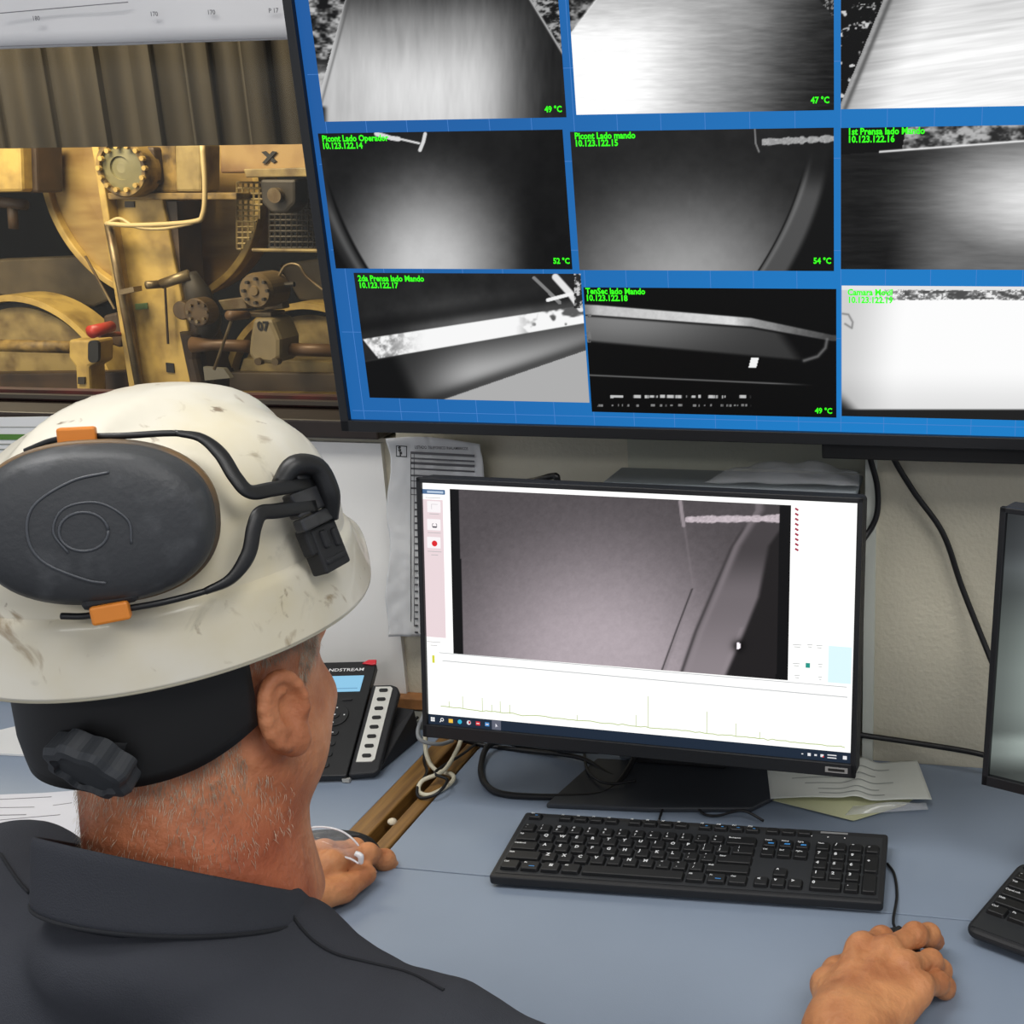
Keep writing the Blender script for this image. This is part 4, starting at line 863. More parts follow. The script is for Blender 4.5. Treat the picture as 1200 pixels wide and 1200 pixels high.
# ================================================================== PERSON : signed-distance modelling
class Vol:
    def __init__(s, lo, hi, h):
        s.lo = np.array(lo,float); s.h = h; s.n = np.ceil((np.array(hi)-s.lo)/h).astype(int)+1
        s.D = np.full(s.n, 1., np.float32)
    def clone(s):
        c = Vol.__new__(Vol); c.lo = s.lo; c.h = s.h; c.n = s.n; c.D = np.full(s.n, 1., np.float32); return c
    def _sub(s, lo, hi):
        a = np.clip(np.floor((lo-s.lo)/s.h).astype(int),0,s.n); b = np.clip(np.ceil((hi-s.lo)/s.h).astype(int)+1,0,s.n)
        if np.any(b <= a): return None
        g = [s.lo[i]+s.h*np.arange(a[i],b[i],dtype=np.float32) for i in range(3)]
        P = np.stack(np.meshgrid(*g, indexing='ij'),-1).astype(np.float32)
        return tuple(slice(a[i],b[i]) for i in range(3)), P
    def _mix(s, sl, d, k, op='u'):
        o = s.D[sl]
        if op == 'u':
            if k > 0: h = np.clip(.5+.5*(o-d)/k,0,1); s.D[sl] = o*(1-h)+d*h-k*h*(1-h)
            else: s.D[sl] = np.minimum(o,d)
        else:
            h = np.clip(.5-.5*(o+d)/k,0,1); s.D[sl] = o*(1-h)-d*h+k*h*(1-h)
    def cap(s, a, b, r1, r2=None, k=.01, op='u'):
        a = np.array(a,float); b = np.array(b,float); r2 = r1 if r2 is None else r2; R_ = max(r1,r2)+k+3*s.h
        q = s._sub(np.minimum(a,b)-R_, np.maximum(a,b)+R_)
        if q is None: return s
        sl, P = q; ba = b-a; t = np.clip(((P-a)@ba)/max(ba@ba,1e-12),0,1)
        d = np.linalg.norm(P-a-t[...,None]*ba, axis=-1)-(r1+(r2-r1)*t); s._mix(sl,d.astype(np.float32),k,op); return s
    def ell(s, c, r, M=None, k=.01, op='u'):
        c = np.array(c,float); r = np.array(r,float); R_ = r.max()+k+3*s.h; q = s._sub(c-R_, c+R_)
        if q is None: return s
        sl, P = q; Q = P-c
        if M is not None: Q = Q@np.array(M)
        k0 = np.linalg.norm(Q/r,axis=-1); k1 = np.linalg.norm(Q/r**2,axis=-1)+1e-9
        s._mix(sl,(k0*(k0-1)/k1).astype(np.float32),k,op); return s
    def union(s, o, k=0): s._mix(tuple(slice(0,x) for x in s.n), o.D, k); return s
def nets(V):
    D = V.D; S = D < 0; nx,ny,nz = D.shape
    c = np.zeros((nx-1,ny-1,nz-1),np.int8)
    for i in (0,1):
        for j in (0,1):
            for k in (0,1): c += S[i:nx-1+i,j:ny-1+j,k:nz-1+k]
    I,J,K = np.nonzero((c>0)&(c<8)); idx = -np.ones(c.shape,np.int64); idx[I,J,K] = np.arange(len(I))
    acc = np.zeros((len(I),3)); cnt = np.zeros(len(I))
    cor = [(i,j,k) for i in (0,1) for j in (0,1) for k in (0,1)]
    for a in cor:
        for b in cor:
            if sum(b)-sum(a) == 1 and all(y>=x for x,y in zip(a,b)):
                da = D[I+a[0],J+a[1],K+a[2]]; db = D[I+b[0],J+b[1],K+b[2]]; m_ = (da<0)!=(db<0)
                t = np.where(m_, da/np.where(m_,da-db,1), 0)
                acc += np.where(m_[:,None], np.array(a)+t[:,None]*(np.array(b)-np.array(a)), 0); cnt += m_
    Vt = V.lo+V.h*(np.stack([I,J,K],-1)+acc/np.maximum(cnt,1)[:,None]); Fs = []
    for ax in range(3):
        o1, o2 = [q for q in range(3) if q != ax]
        sh = [slice(None)]*3; sh2 = [slice(None)]*3; sh[ax] = slice(0,-1); sh2[ax] = slice(1,None)
        A = S[tuple(sh)]; B = S[tuple(sh2)]; E_ = np.argwhere(A!=B)
        E_ = E_[(E_[:,o1]>0)&(E_[:,o2]>0)&(E_[:,o1]<D.shape[o1]-1)&(E_[:,o2]<D.shape[o2]-1)]
        e1 = np.zeros(3,int); e1[o1] = 1; e2 = np.zeros(3,int); e2[o2] = 1
        q = [idx[tuple((E_-x).T)] for x in (e1+e2, e2, 0*e1, e1)]
        Q = np.stack(q,-1); ins = A[tuple(E_.T)]
        fl = ins if ax != 1 else ~ins
        Q = np.where(fl[:,None], Q, Q[:,::-1]); Fs.append(Q)
    return Vt, np.vstack(Fs)
def mesh_np(name, V, Fq, m, parent=None, smooth_it=2):
    if smooth_it:
        e = np.vstack([Fq[:,[0,1]],Fq[:,[1,2]],Fq[:,[2,3]],Fq[:,[3,0]]])
        deg = np.bincount(e.ravel(), minlength=len(V)).astype(float)
        for it in range(smooth_it):
            for lam in (.5,-.52):
                s_ = np.zeros_like(V)
                for d in range(3): s_[:,d] = np.bincount(e[:,0],V[e[:,1],d],len(V))+np.bincount(e[:,1],V[e[:,0],d],len(V))
                V = V+lam*(s_/np.maximum(deg,1)[:,None]-V)
    me = bpy.data.meshes.new(name); me.vertices.add(len(V)); me.vertices.foreach_set('co', V.astype(np.float32).ravel())
    me.loops.add(Fq.size); me.loops.foreach_set('vertex_index', Fq.astype(np.int32).ravel())
    me.polygons.add(len(Fq)); me.polygons.foreach_set('loop_start', np.arange(0,Fq.size,4,dtype=np.int32)); me.polygons.foreach_set('loop_total', np.full(len(Fq),4,np.int32))
    me.update(calc_edges=True); me.validate(); me.shade_smooth(); me.materials.append(m)
    o = bpy.data.objects.new(name, me); COL.objects.link(o)
    if parent is not None: o.parent = parent
    return o

HO = np.array([-.528,.669,1.24]); HB = rot('z',-.05)@rot('x',.012)      # hat frame: x right, y forward, z up
HS = .955
NB = atd(207,1012,.785)          # base of the neck
TB = rot('z',-.17)               # torso frame
def TW(p): return NB+TB@np.array(p,float)
SHR, SHL = TW((.174,.0,-.124)), TW((-.175,.0,-.080))
WR = np.array([-.094,.868,.796]); ER_ = WR+np.array([.080,-.255,-.014])
WL = np.array([-.747,.971,.790]); EL = np.array([-.895,.765,.835])
hf = rot('z',-.05)@rot('x',-.06)
def hw(p): return HO+hf@np.array(p,float)
# ---- head and neck
V1 = Vol(HO-[.15,.17,.22], HO+[.15,.18,.12], .0019)
def el(p,r,k=.012,R_=None,op='u'): V1.ell(hw(p), r, hf if R_ is None else hf@R_, k, op)
def cp(a,b,r1,r2=None,k=.012,op='u'): V1.cap(hw(a),hw(b),r1,r2,k,op)
el((0,-.004,-.005),(.079,.099,.098)); el((0,.035,-.055),(.066,.064,.075),.02)
cp((-.048,.012,-.100),(-.014,.078,-.152),.022,.018,.02); cp((.048,.012,-.100),(.014,.078,-.152),.022,.018,.02); el((0,.082,-.148),(.022,.018,.02),.015)
for s_ in (-1,1): el((s_*.040,.070,-.085),(.024,.022,.022),.02); el((s_*.055,.03,-.105),(.020,.035,.04),.02); el((s_*.032,.092,-.052),(.015,.010,.011),.006,None,'s'); el((s_*.032,.084,-.054),(.013,.012,.012),.003)
cp((0,.098,-.045),(0,.122,-.086),.008,.012,.010); el((0,.096,-.112),(.024,.012,.007),.006); el((0,.095,-.121),(.022,.011,.006),.005); cp((-.04,.088,-.036),(.04,.088,-.036),.010,None,.012)
NBh = NB+np.array([0,.0,0])
V1.cap(hw((.002,-.016,-.075)), NB+np.array([.004,.010,-.035]), .060,.066,.025)
V1.cap(hw((0,.03,-.12)), NB+np.array([.01,.055,-.06]), .040,.050,.03)
for s_ in (-1,1): V1.cap(hw((s_*.062,-.012,-.085)), NB+np.array([s_*.02,.06,-.06]), .013,.016,.022)   # neck muscle
# ears
for s_ in (1,-1):
    ec = np.array([s_*.0795,-.014,-.060]); Re = rot('z',s_*-.30)@rot('x',.20)
    def ew(x,y,z): return ec+Re@(np.array([s_*x,y,z])*.86)
    Ve = V1.clone()
    Ve.ell(hw(ew(.006,.0,.0)),(.0065,.018,.030),hf@Re,.004)
    pts = [ew(.012,.017*math.cos(a)-.001,.030*math.sin(a)+.003) for a in np.radians(np.linspace(-10,240,13))]
    for a,b in zip(pts[:-1],pts[1:]): Ve.cap(hw(a),hw(b),.0042,None,.003)
    Ve.ell(hw(ew(.008,.004,-.027)),(.006,.010,.011),hf@Re,.006)
    Ve.ell(hw(ew(.018,.003,.004)),(.009,.009,.015),hf@Re,.004,'s')
    ah = [ew(.012,.008*math.cos(a)-.003,.018*math.sin(a)+.004) for a in np.radians(np.linspace(60,250,8))]
    for a,b in zip(ah[:-1],ah[1:]): Ve.cap(hw(a),hw(b),.0026,None,.003)
    Ve.ell(hw(ew(.008,.014,-.006)),(.005,.004,.007),hf@Re,.004)
    V1.union(Ve,.007)
# skin crease at neck nape
head_V, head_F = nets(V1)
# ---- arms and hands
def hand(Vv, wrist, y_, x_, fore_from, fing, thumb, palm_r=.0125, sc=1.0, fr=.029):
    y_ = np.array(y_,float); y_ /= np.linalg.norm(y_); x_ = np.array(x_,float); x_ -= y_*(x_@y_); x_ /= np.linalg.norm(x_); z_ = np.cross(x_,y_)
    if z_[2] < 0: z_ = -z_
    Wd = lambda p: np.array(wrist)+sc*(x_*p[0]+y_*p[1]+z_*p[2])
    base = Vv
    mcp = dict(i=(.027,.088,.002),m=(.006,.093,.005),r=(-.015,.088,.003),l=(-.034,.078,-.003))
    base.cap(fore_from, wrist, .033*sc, .026*sc, .025)
    for s_ in (-1,1): base.cap(Wd((s_*.013,-.008,-.002)),Wd((s_*.014,.006,-.001)),.020*sc,.019*sc,.02)
    for k_, p in mcp.items(): base.cap(Wd((p[0]*.5,.008,-.002)),Wd((p[0],p[1]-.006,p[2]-.003)),.018*sc,.0125*sc,.012*sc)
    base.ell(Wd((-.002,.05,-.010)),(.036*sc,.042*sc,.013*sc),np.stack([x_,y_,z_],1),.012)
    for k_, p in mcp.items(): base.ell(Wd((p[0],p[1],p[2]+.004)),(.0095*sc,.012*sc,.0085*sc),np.stack([x_,y_,z_],1),.008)      # knuckles
    for k_ in 'im': # tendons
        p = mcp[k_]; base.cap(Wd((p[0]*.4,.02,.013)),Wd((p[0],p[1]-.01,p[2]+.008)),.002,.002,.008)
    parts = []; nails = []
    for k_, (spread, curls, Ls, r0) in fing.items():
        f = base.clone(); p = np.array(mcp[k_]); a = 0; P0 = p; r = r0
        d_ = None
        for q,(cu,Lg) in enumerate(zip(curls,Ls)):
            a += math.radians(cu); sp = math.radians(spread)
            d_ = np.array([math.sin(sp)*math.cos(a), math.cos(sp)*math.cos(a), -math.sin(a)]); P1 = P0+d_*Lg
            f.cap(Wd(P0),Wd(P1),r*sc*(1.0 if q else 1.08),r*.95*sc,.006)
            if q: f.ell(Wd(P0),(r*1.04*sc,)*3,None,.008)
            P0 = P1; r *= .95
        up_ = np.cross(np.array([math.cos(sp),-math.sin(sp),0]), d_); up_ = up_ if up_[2] > 0 or abs(a) > 1.4 else -up_
        nails.append((Wd(P0+up_*r*.86+d_*.001), x_*d_[0]+y_*d_[1]+z_*d_[2], x_*up_[0]+y_*up_[1]+z_*up_[2], r*sc))
        parts.append(f)
    f = base.clone(); pts, rad = thumb
    for q in range(len(pts)-1): f.cap(Wd(pts[q]),Wd(pts[q+1]),rad[q]*sc,rad[q+1]*sc,.006)
    d_ = np.array(pts[-1])-np.array(pts[-2]); d_ /= np.linalg.norm(d_); up_ = np.array([.35,0,1.]); up_ -= d_*(up_@d_); up_ /= np.linalg.norm(up_)
    nails.append((Wd(np.array(pts[-1])+up_*rad[-1]*.86), x_*d_[0]+y_*d_[1]+z_*d_[2], x_*up_[0]+y_*up_[1]+z_*up_[2], rad[-1]*sc))
    tips = base.clone()
    bb = base.clone(); bb.D = base.D.copy()
    for q in parts: tips.union(q,.0008)
    base.union(tips,.009); base.union(f,.010)
    return nails
VR = Vol(WR+[-.10,-.12,-.06],WR+[.20,.24,.08],.0018)
#HAND_R
nR = hand(VR, WR, (.32,.945,.06), (-.945,.32,.14), ER_, dict(
    i=(-8,[24,32,26],[.042,.026,.020],.0100), m=(-15,[12,20,16],[.045,.029,.021],.0102), r=(-20,[24,26,20],[.040,.027,.020],.0097), l=(-13,[26,20,14],[.033,.021,.018],.0088)),
    ([(.019,.020,-.006),(.040,.052,-.018),(.044,.080,-.028),(.040,.100,-.032)],[.017,.0140,.0120,.0100]), sc=1.09)
VL = Vol(WL+[-.12,-.14,-.06],WL+[.24,.20,.08],.0018)
#HAND_L
nL = hand(VL, WL, (.34,.94,-.02), (.94,-.34,.0), EL, dict(
    i=(6,[14,26,20],[.042,.026,.020],.0100), m=(-2,[24,30,24],[.045,.028,.020],.0100), r=(-8,[28,32,24],[.041,.026,.019],.0095), l=(-12,[30,32,24],[.032,.020,.017],.0085)),
    ([(.018,.016,-.006),(.042,.046,-.012),(.050,.080,-.018),(.046,.112,-.020)],[.021,.0160,.0125,.0108]), sc=1.08)
rV, rF = nets(VR); lV, lF = nets(VL)
# hidden trunk under the shirt keeps the body one piece
V3 = Vol((-1.1,.25,.35),(.15,1.1,1.25),.012)
V3.cap(NB+[0,.01,-.03],TW((0,.01,-.10)),.066,.08,.03); V3.ell(TW((0,.02,-.26)),(.145,.095,.22),TB,.03); V3.ell(TW((0,.0,-.48)),(.15,.11,.14),TB,.03)
for S_,E_ in ((SHR,ER_),(SHL,EL)): V3.cap(TW((0,0,-.07)),S_,.045,.045,.03); V3.cap(S_,E_,.042,.034,.02)
V3.cap(ER_,WR-(WR-ER_)*.4,.032,.026,.02); V3.cap(EL,WL-(WL-EL)*.3,.038,.034,.02)
tV, tF = nets(V3)
# skin material with stubble pores and sun-reddened neck
sk = mat('skin','a96c47',.55,col2='cc9064',vscale=30,thr=(.32,.68),sss=.12,bump=.5,bscale=120)
nt = sk.node_tree; bs = nt.nodes['Principled BSDF']; at = nt.nodes.new('ShaderNodeAttribute'); at.attribute_name = 'Tint'
mx = nt.nodes.new('ShaderNodeMix'); mx.data_type = 'RGBA'; mx.blend_type = 'MULTIPLY'; mx.inputs[0].default_value = 1
lk = bs.inputs['Base Color'].links[0].from_socket; nt.links.new(lk, mx.inputs[6]); nt.links.new(at.outputs['Color'], mx.inputs[7]); nt.links.new(mx.outputs[2], bs.inputs['Base Color'])
allV = np.vstack([head_V,rV,lV,tV]); nH,nR_,nL_ = len(head_V),len(rV),len(lV)
allF = np.vstack([head_F,rF+nH,lF+nH+nR_,tF+nH+nR_+nL_])
person = mesh_np('person', allV, allF, sk)
tag(person,'man seen from behind in a dark polo shirt, hands on two mice','person')
co = np.empty(len(person.data.vertices)*3,np.float32); person.data.vertices.foreach_get('co',co); co = co.reshape(-1,3)
tint = np.ones((len(co),4),np.float32); hd = np.arange(len(co)) < nH
loc_h = (co-HO)@hf; nk = ss(-.09,-.15,loc_h[:,2])*ss(.04,-.02,loc_h[:,1])
tint[:,:3] = np.where(hd[:,None], np.stack([1.0-.12*nk,.86-.30*nk,.86-.34*nk],-1), np.array([1.02,.98,.88]))
fac = ss(.0,.05,loc_h[:,1])*hd; tint[:,:3] = tint[:,:3]*(1-fac[:,None])+np.array([1.12,1.06,1.12])*fac[:,None]
a_ = person.data.color_attributes.new('Tint','FLOAT_COLOR','POINT'); a_.data.foreach_set('color', tint.ravel())
nail_m = mat('nail','c99a86',.3)
for p,d_,u_,r_ in nR+nL:
    s_ = np.cross(d_,u_); u = np.linspace(-1,1,7)[:,None,None]; v = np.linspace(-1,1,7)[None,:,None]
    G_ = p+s_*u*r_*.72+d_*(v*r_*.75+.0)-u_*(u**2)*r_*.34-u_*(np.clip(v,0,1)**2)*r_*.25+0*v
    mb = MB(); mb.grid(G_+u_*r_*.02); mb.build('fingernail', nail_m, person, True, solid=.0008, off=0)
# ---- hair : short strands on nape and sides
me = person.data; nrm = np.empty(len(me.vertices)*3,np.float32); me.vertices.foreach_get('normal',nrm); nrm = nrm.reshape(-1,3)
lh = loc_h; cand = np.nonzero(hd & (np.abs(lh[:,0]) < .087))[0]
wgt = np.zeros(len(cand)); X,Yh,Zh = lh[cand].T
earz = (Yh > -.034)&(Yh < .022)&(Zh > -.10)&(Zh < -.026)&(np.abs(X) > .066)
back = (Yh < -.02)&(Zh > -.135)&(Zh < .02); wgt[back] = 1*ss(-.125,-.075,Zh[back])
sid = (Yh >= -.02)&(Yh < .060)&(Zh > -.085+np.clip(Yh,0,1)*.9)&(np.abs(X) > .05); wgt[sid] = 2.2
nape = (Yh < .0)&(Zh > -.150)&(Zh <= -.110); wgt[nape] = .18
wgt[earz] = 0; wgt[np.abs(X) > .0785] = 0
ii = rng.choice(cand, 26000, p=wgt/wgt.sum())
hv = []; hfc = []
dn = hf@np.array([0,-.25,-1.])
for q, i in enumerate(ii):
    p = co[i]+rng.normal(0,.0007,3); n = nrm[i]; d = dn-n*(dn@n); d /= np.linalg.norm(d)+1e-9; d = d+rng.normal(0,.22,3); Lh = rng.uniform(.0035,.008)
    p = p-n*.0006
    a = p; b = p+n*.0016+d*Lh*.5; c = p+n*.0017+d*Lh; s_ = np.cross(d,n); s_ /= np.linalg.norm(s_)+1e-9; w_ = .00013
    k = len(hv); hv += [a-s_*w_,a+s_*w_,b-s_*w_,b+s_*w_,b+n*w_,c,a+n*w_]
    hfc += [(k,k+1,k+3,k+2),(k+1,k+6,k+4,k+3),(k+6,k,k+2,k+4),(k+2,k+3,k+5),(k+3,k+4,k+5),(k+4,k+2,k+5)]
mb = MB(); mb.v = [tuple(x) for x in hv]; mb.f = hfc
hr = mb.build('hair', mat('grey_hair','9a8a78',.6,col2='cbbba4',vscale=90,thr=(.4,.6)), person, False); hr['kind'] = 'stuff'
# ---- shirt
shirt_m = mat('dark_shirt_fabric','3b3d43',.92,bump=.25,bscale=900,var=.10,vscale=7,spec=.2)
VS = Vol((-1.0,.28,.42),(.10,.98,1.24),.0055)
VS.ell(TW((0,.012,-.25)),(.190,.120,.175),TB,.04); VS.ell(TW((0,.01,-.42)),(.185,.135,.26),TB,.06)
VS.ell(TW((.008,-.016,-.060)),(.094,.088,.050),TB@rot('x',-.58),.03); VS.ell(TW((.008,.035,-.100)),(.082,.055,.060),TB,.03); VS.cap(TW((.06,.02,-.082)),TW((.12,.01,-.102)),.034,.040,.03); VS.cap(TW((0,-.01,-.125)),TW((0,.01,-.17)),.085,.11,.03)
for s_,S_,E_ in ((1,SHR,ER_),(-1,SHL,EL)):
    VS.cap(TW((s_*.045,-.01,-.100 if s_ > 0 else -.080)),S_+[0,0,.004],.050,.060,.03); VS.cap(S_,S_+(E_-S_)*.62,.063,.064,.02); VS.ell(TW((s_*.09,-.055,-.16)),(.075,.05,.10),TB,.04)
# opening for the neck
sV, sF = nets(VS)
neck_ax = NB
# wrinkles
sn = sV-NB; wr = (np.sin(sV[:,0]*38+sV[:,2]*22+3*np.sin(sV[:,1]*14))*.0022+(fbm(sV[:,0]*14,sV[:,2]*14+sV[:,1]*9,5)-.5)*.010)
cen = TW((0,0,-.25)); dr = sV-cen; dr /= np.linalg.norm(dr,axis=1)[:,None]; sV = sV+dr*wr[:,None]
shirt = mesh_np('shirt', sV, sF, shirt_m, person)
# collar : stand-up band around the neck, folded over
def collar_ring(r_, k_, n=72, gap=.14):
    out = []
    for k in range(n):
        a = PI/2+gap+(2*PI-2*gap)*k/(n-1); x, y = r_*math.cos(a), r_*1.02*math.sin(a)-.004
        zt = -.003-.80*y if y < .03 else -.027-.35*(y-.03)
        zs = -.030-.52*y if y < .03 else -.046-.25*(y-.03)
        out.append(TW((x*.97+.003, y, zt*(1-k_)+zs*k_)))
    return out
rows = [(.074,1.2),(.0715,.6),(.0705,.15),(.0715,-.04),(.0735,-.02),(.0752,.25),(.077,.55),(.080,.9),(.081,1.05)]
R3 = np.array([collar_ring(a,b) for a,b in rows]).transpose(1,0,2)
mb = MB(); mb.grid(R3); cl = mb.build('collar', shirt_m, shirt, True, solid=.0022, sub=1, off=0)
mb = MB(); mb.tube(collar_ring(.0815,1.06), .0014, 6); mb.build('collar_edge', mat('seam_dark','1b1d22',.9), shirt, True)
from mathutils.bvhtree import BVHTree
bvh = BVHTree.FromPolygons([tuple(v) for v in sV], [tuple(int(i) for i in f) for f in sF])
def seam(pts, r_=.0011):
    Q = []
    for x,y in spline(np.array(pts,float),6):
        d = ray(x,y); h_ = bvh.ray_cast(Vector(CP), Vector(d).normalized())
        if h_[0] is None or (Q and (Vector(Q[-1])-h_[0]).length > .03): break
        Q.append(np.array(h_[0])+(-d/np.linalg.norm(d))*.0012)
    if len(Q) > 3: mb = MB(); mb.tube(Q, r_, 6); mb.build('seam', mat('seam_dark','1b1d22',.9), shirt, True)
seam([(340,1068),(352,1086),(370,1104),(395,1118),(430,1127),(480,1140),(520,1160)])
seam([(0,1000),(20,1030),(34,1046)])
# trousers, legs hidden beneath desk
VT = Vol((-1.0,.3,.05),(.05,1.35,.75),.009)
for s_ in (-1,1):
    hp = TW((s_*.09,.02,-.55)); kn = hp+np.array([s_*.03+.02,.40,-.01]); an = kn+np.array([0,.05,-.40]); VT.cap(hp,kn,.085,.065,.03); VT.cap(kn,an,.062,.05,.02)
VT.ell(TW((0,.0,-.54)),(.17,.13,.10),TB,.04)
a,b = nets(VT); mesh_np('trousers', a, b, mat('dark_trousers','23252b',.9), person)
t = thing('office_chair','dark office chair seat under the seated man','chair',(NB[0],NB[1],0))
MB().box((0,.04,.46),(.46,.46,.06)).build('seat', mat('chair_fabric','222326',.9), t, bevel=.02, seg=4)
mb = MB(); mb.tube([(0,.04,.06),(0,.04,.43)],.025,16); mb.build('column', BLKM, t)
for k in range(5):
    a = 2*PI*k/5; MB().tube([(0,.04,.08),(.28*math.cos(a),.04+.28*math.sin(a),.05)],[.025,.015],10).build('base_arm', BLKM, t)
    MB().lathe([(.025,-.012),(.025,.012)],(.28*math.cos(a),.04+.28*math.sin(a),.026),(math.sin(a),-math.cos(a),0),16).build('castor', BLKM, t)

# ================================================================== HARD HAT
hat = thing('hard_hat','scuffed white safety helmet with ear muffs on the man\'s head','helmet',HO,HB)
shell_m = mat('helmet_white','d9d3c0',.32,coat=.2)
nt = shell_m.node_tree; bs = nt.nodes['Principled BSDF']; N = nt.nodes.new; L = nt.links.new
tc = N('ShaderNodeTexCoord'); base_c = lin('dcd7c8')
def scuff(scale, lo, hi, col, prev, detail=5, dist=0, amt=1.0):
    n = N('ShaderNodeTexNoise'); n.inputs['Scale'].default_value = scale; n.inputs['Detail'].default_value = detail; n.inputs['Distortion'].default_value = dist; L(tc.outputs['Object'], n.inputs['Vector'])
    r = N('ShaderNodeMapRange'); r.inputs['From Min'].default_value = lo; r.inputs['From Max'].default_value = hi; r.inputs['To Max'].default_value = amt; L(n.outputs['Fac'], r.inputs['Value'])
    x = N('ShaderNodeMix'); x.data_type = 'RGBA'; L(r.outputs[0], x.inputs[0])
    if isinstance(prev, tuple): x.inputs[6].default_value = prev
    else: L(prev, x.inputs[6])
    x.inputs[7].default_value = lin(col); return x.outputs[2]
c_ = scuff(9,.45,.8,'cdbf94',base_c); c_ = scuff(26,.63,.72,'8a7350',c_,6,1.2,.75); c_ = scuff(60,.67,.73,'6b5335',c_,6,.5,.8); c_ = scuff(14,.64,.80,'8d8672',c_,8,2.5,.6)
L(c_, bs.inputs['Base Color'])
def hat_point(a, q):      # a azimuth (0 right, 90 front), q 0 top .. 1 crown foot .. 2 brim edge
    c, s = math.cos(a), math.sin(a); fx, fy = .106*HS, .130*HS
    if q <= 1:
        t = q*PI/2; r = math.sin(t)**.82; x, y, z = fx*r*c, fy*r*s, .045+.104*math.cos(t)**.92
        rid = ss(.030,.018,abs(x))*ss(1.0,.75,q)*ss(-.13,-.06,y); z += .007*rid
        grv = ss(.030,.036,abs(x))*ss(.062,.050,abs(x))*ss(1.0,.7,q)*ss(.0,.3,q); z -= .002*grv
        return (x*1., y, z*HS)
    t = q-1; pk = max(0,s)**7; fl = .004*ss(0,.12,t)+.009*t
    return ((fx+fl)*c, (fy+fl)*s+pk*.048*t, (.045-.046*t)*HS+pk*.012*t)
nA, nQ = 128, 34
qs = np.concatenate([np.linspace(.02,1,22), 1+np.array([.03,.08,.15,.3,.45,.6,.75,.88,.97,1.0])])
G_ = np.array([[hat_point(2*PI*i/nA, q) for q in qs] for i in range(nA+1)])
mb = MB(); P_ = G_[:-1].reshape(-1,3); nq = len(qs)
mb.add(P_, [(i*nq+j, i*nq+j+1, ((i+1)%nA)*nq+j+1, ((i+1)%nA)*nq+j) for i in range(nA) for j in range(nq-1)]+[tuple(i*nq for i in range(nA))])
shell = mb.build('shell', shell_m, hat, True, solid=.0028, off=1)
mb = MB(); mb.tube([G_[i,-1] for i in range(0,nA+1)], .0022, 8); mb.build('rolled_rim', mat('rim_cream','d2cbb2',.4), hat, True)
def hatray(px, py, infl=0.0):
    """hit of a picture ray with the helmet crown (inflated ellipsoid), in hat coordinates + normal"""
    o = (CP-HO)@HB; d = ray(px,py)@HB; r = np.array([.106*HS+infl,.130*HS+infl,.115+infl]); c = np.array([0,0,.040])
    O_ = (o-c)/r; D_ = d/r; A_ = D_@D_; B_ = 2*O_@D_; C_ = O_@O_-1; dis = B_*B_-4*A_*C_
    t = (-B_-math.sqrt(dis))/(2*A_) if dis > 0 else -B_/(2*A_)
    p = o+d*t; n = (p-c)/r**2; n /= np.linalg.norm(n); return p, n
# side flute lines on the brim
# ear cup
pc, nc = hatray(118,612,.012); nc = np.array([nc[0],nc[1],nc[2]*.3]); nc /= np.linalg.norm(nc)
hx = np.cross([0,0,1],nc); hx /= np.linalg.norm(hx); hz_ = np.cross(nc,hx)
ca, sa = math.cos(-.06), math.sin(-.06); hx, hz_ = hx*ca+hz_*sa, -hx*sa+hz_*ca
def oval(a, b, h_, n=72, e=2.35):
    out = []
    for k in range(n):
        t = 2*PI*k/n; c, s = math.cos(t), math.sin(t); out.append(pc+hx*a*np.sign(c)*abs(c)**(2/e)+hz_*b*np.sign(s)*abs(s)**(2/e)+nc*h_)
    return np.array(out)
CA, CB = .0585, .0445
def cupmesh(rows, name, m, par, smooth=True):
    R_ = np.array([oval(a,b,h_) for a,b,h_ in rows]); n = 72; mb = MB()
    mb.add(R_.reshape(-1,3), [(i*n+k,i*n+(k+1)%n,(i+1)*n+(k+1)%n,(i+1)*n+k) for i in range(len(rows)-1) for k in range(n)]+[tuple((len(rows)-1)*n+k for k in range(n)), tuple(range(n-1,-1,-1))]); return mb.build(name, m, par, smooth)
cup_m = mat('cup_grey_plastic','36383b',.5,col2='5a5c5f',vscale=38,thr=(.55,.85),bump=.1,bscale=300)
cup = cupmesh([(CA*1.0,CB*1.0,-.004),(CA,CB,.010),(CA*.985,CB*.98,.016),(CA*.93,CB*.92,.0225),(CA*.86,CB*.84,.0262),(CA*.7,CB*.68,.029),(CA*.5,CB*.48,.0305),(CA*.25,CB*.24,.0315)],'ear_cup',cup_m,hat)
cupmesh([(CA*1.005,CB*1.01,-.010),(CA*1.035,CB*1.04,-.008),(CA*1.035,CB*1.04,.002),(CA*1.0,CB*1.0,.0035)],'cup_rim',mat('rim_tan','6f5534',.5,col2='4e4438',vscale=30),cup)
cupmesh([(CA*.8,CB*.8,-.026),(CA*.95,CB*.95,-.022),(CA*.97,CB*.97,-.010)],'cushion',mat('cushion_black','17181a',.6),cup)
def on_cup(x, z):
    r = math.hypot(x/CA, z/CB); h_ = np.interp(r,[0,.25,.5,.7,.86,.93,.985],[.0317,.0315,.0305,.029,.0262,.0225,.016]); return pc+hx*x+hz_*z+nc*(h_+.0002)
mb = MB(); mb.tube([on_cup(-.004+.0115*math.cos(a),-.001+.0105*math.sin(a)) for a in np.linspace(0,2*PI,30)],.0008,6); mb.tube([on_cup(x,z) for x,z in spline([(.018,-.009),(.017,.004),(.004,.014),(-.012,.012),(-.018,.0),(-.012,-.012)],8)],.0007,6)
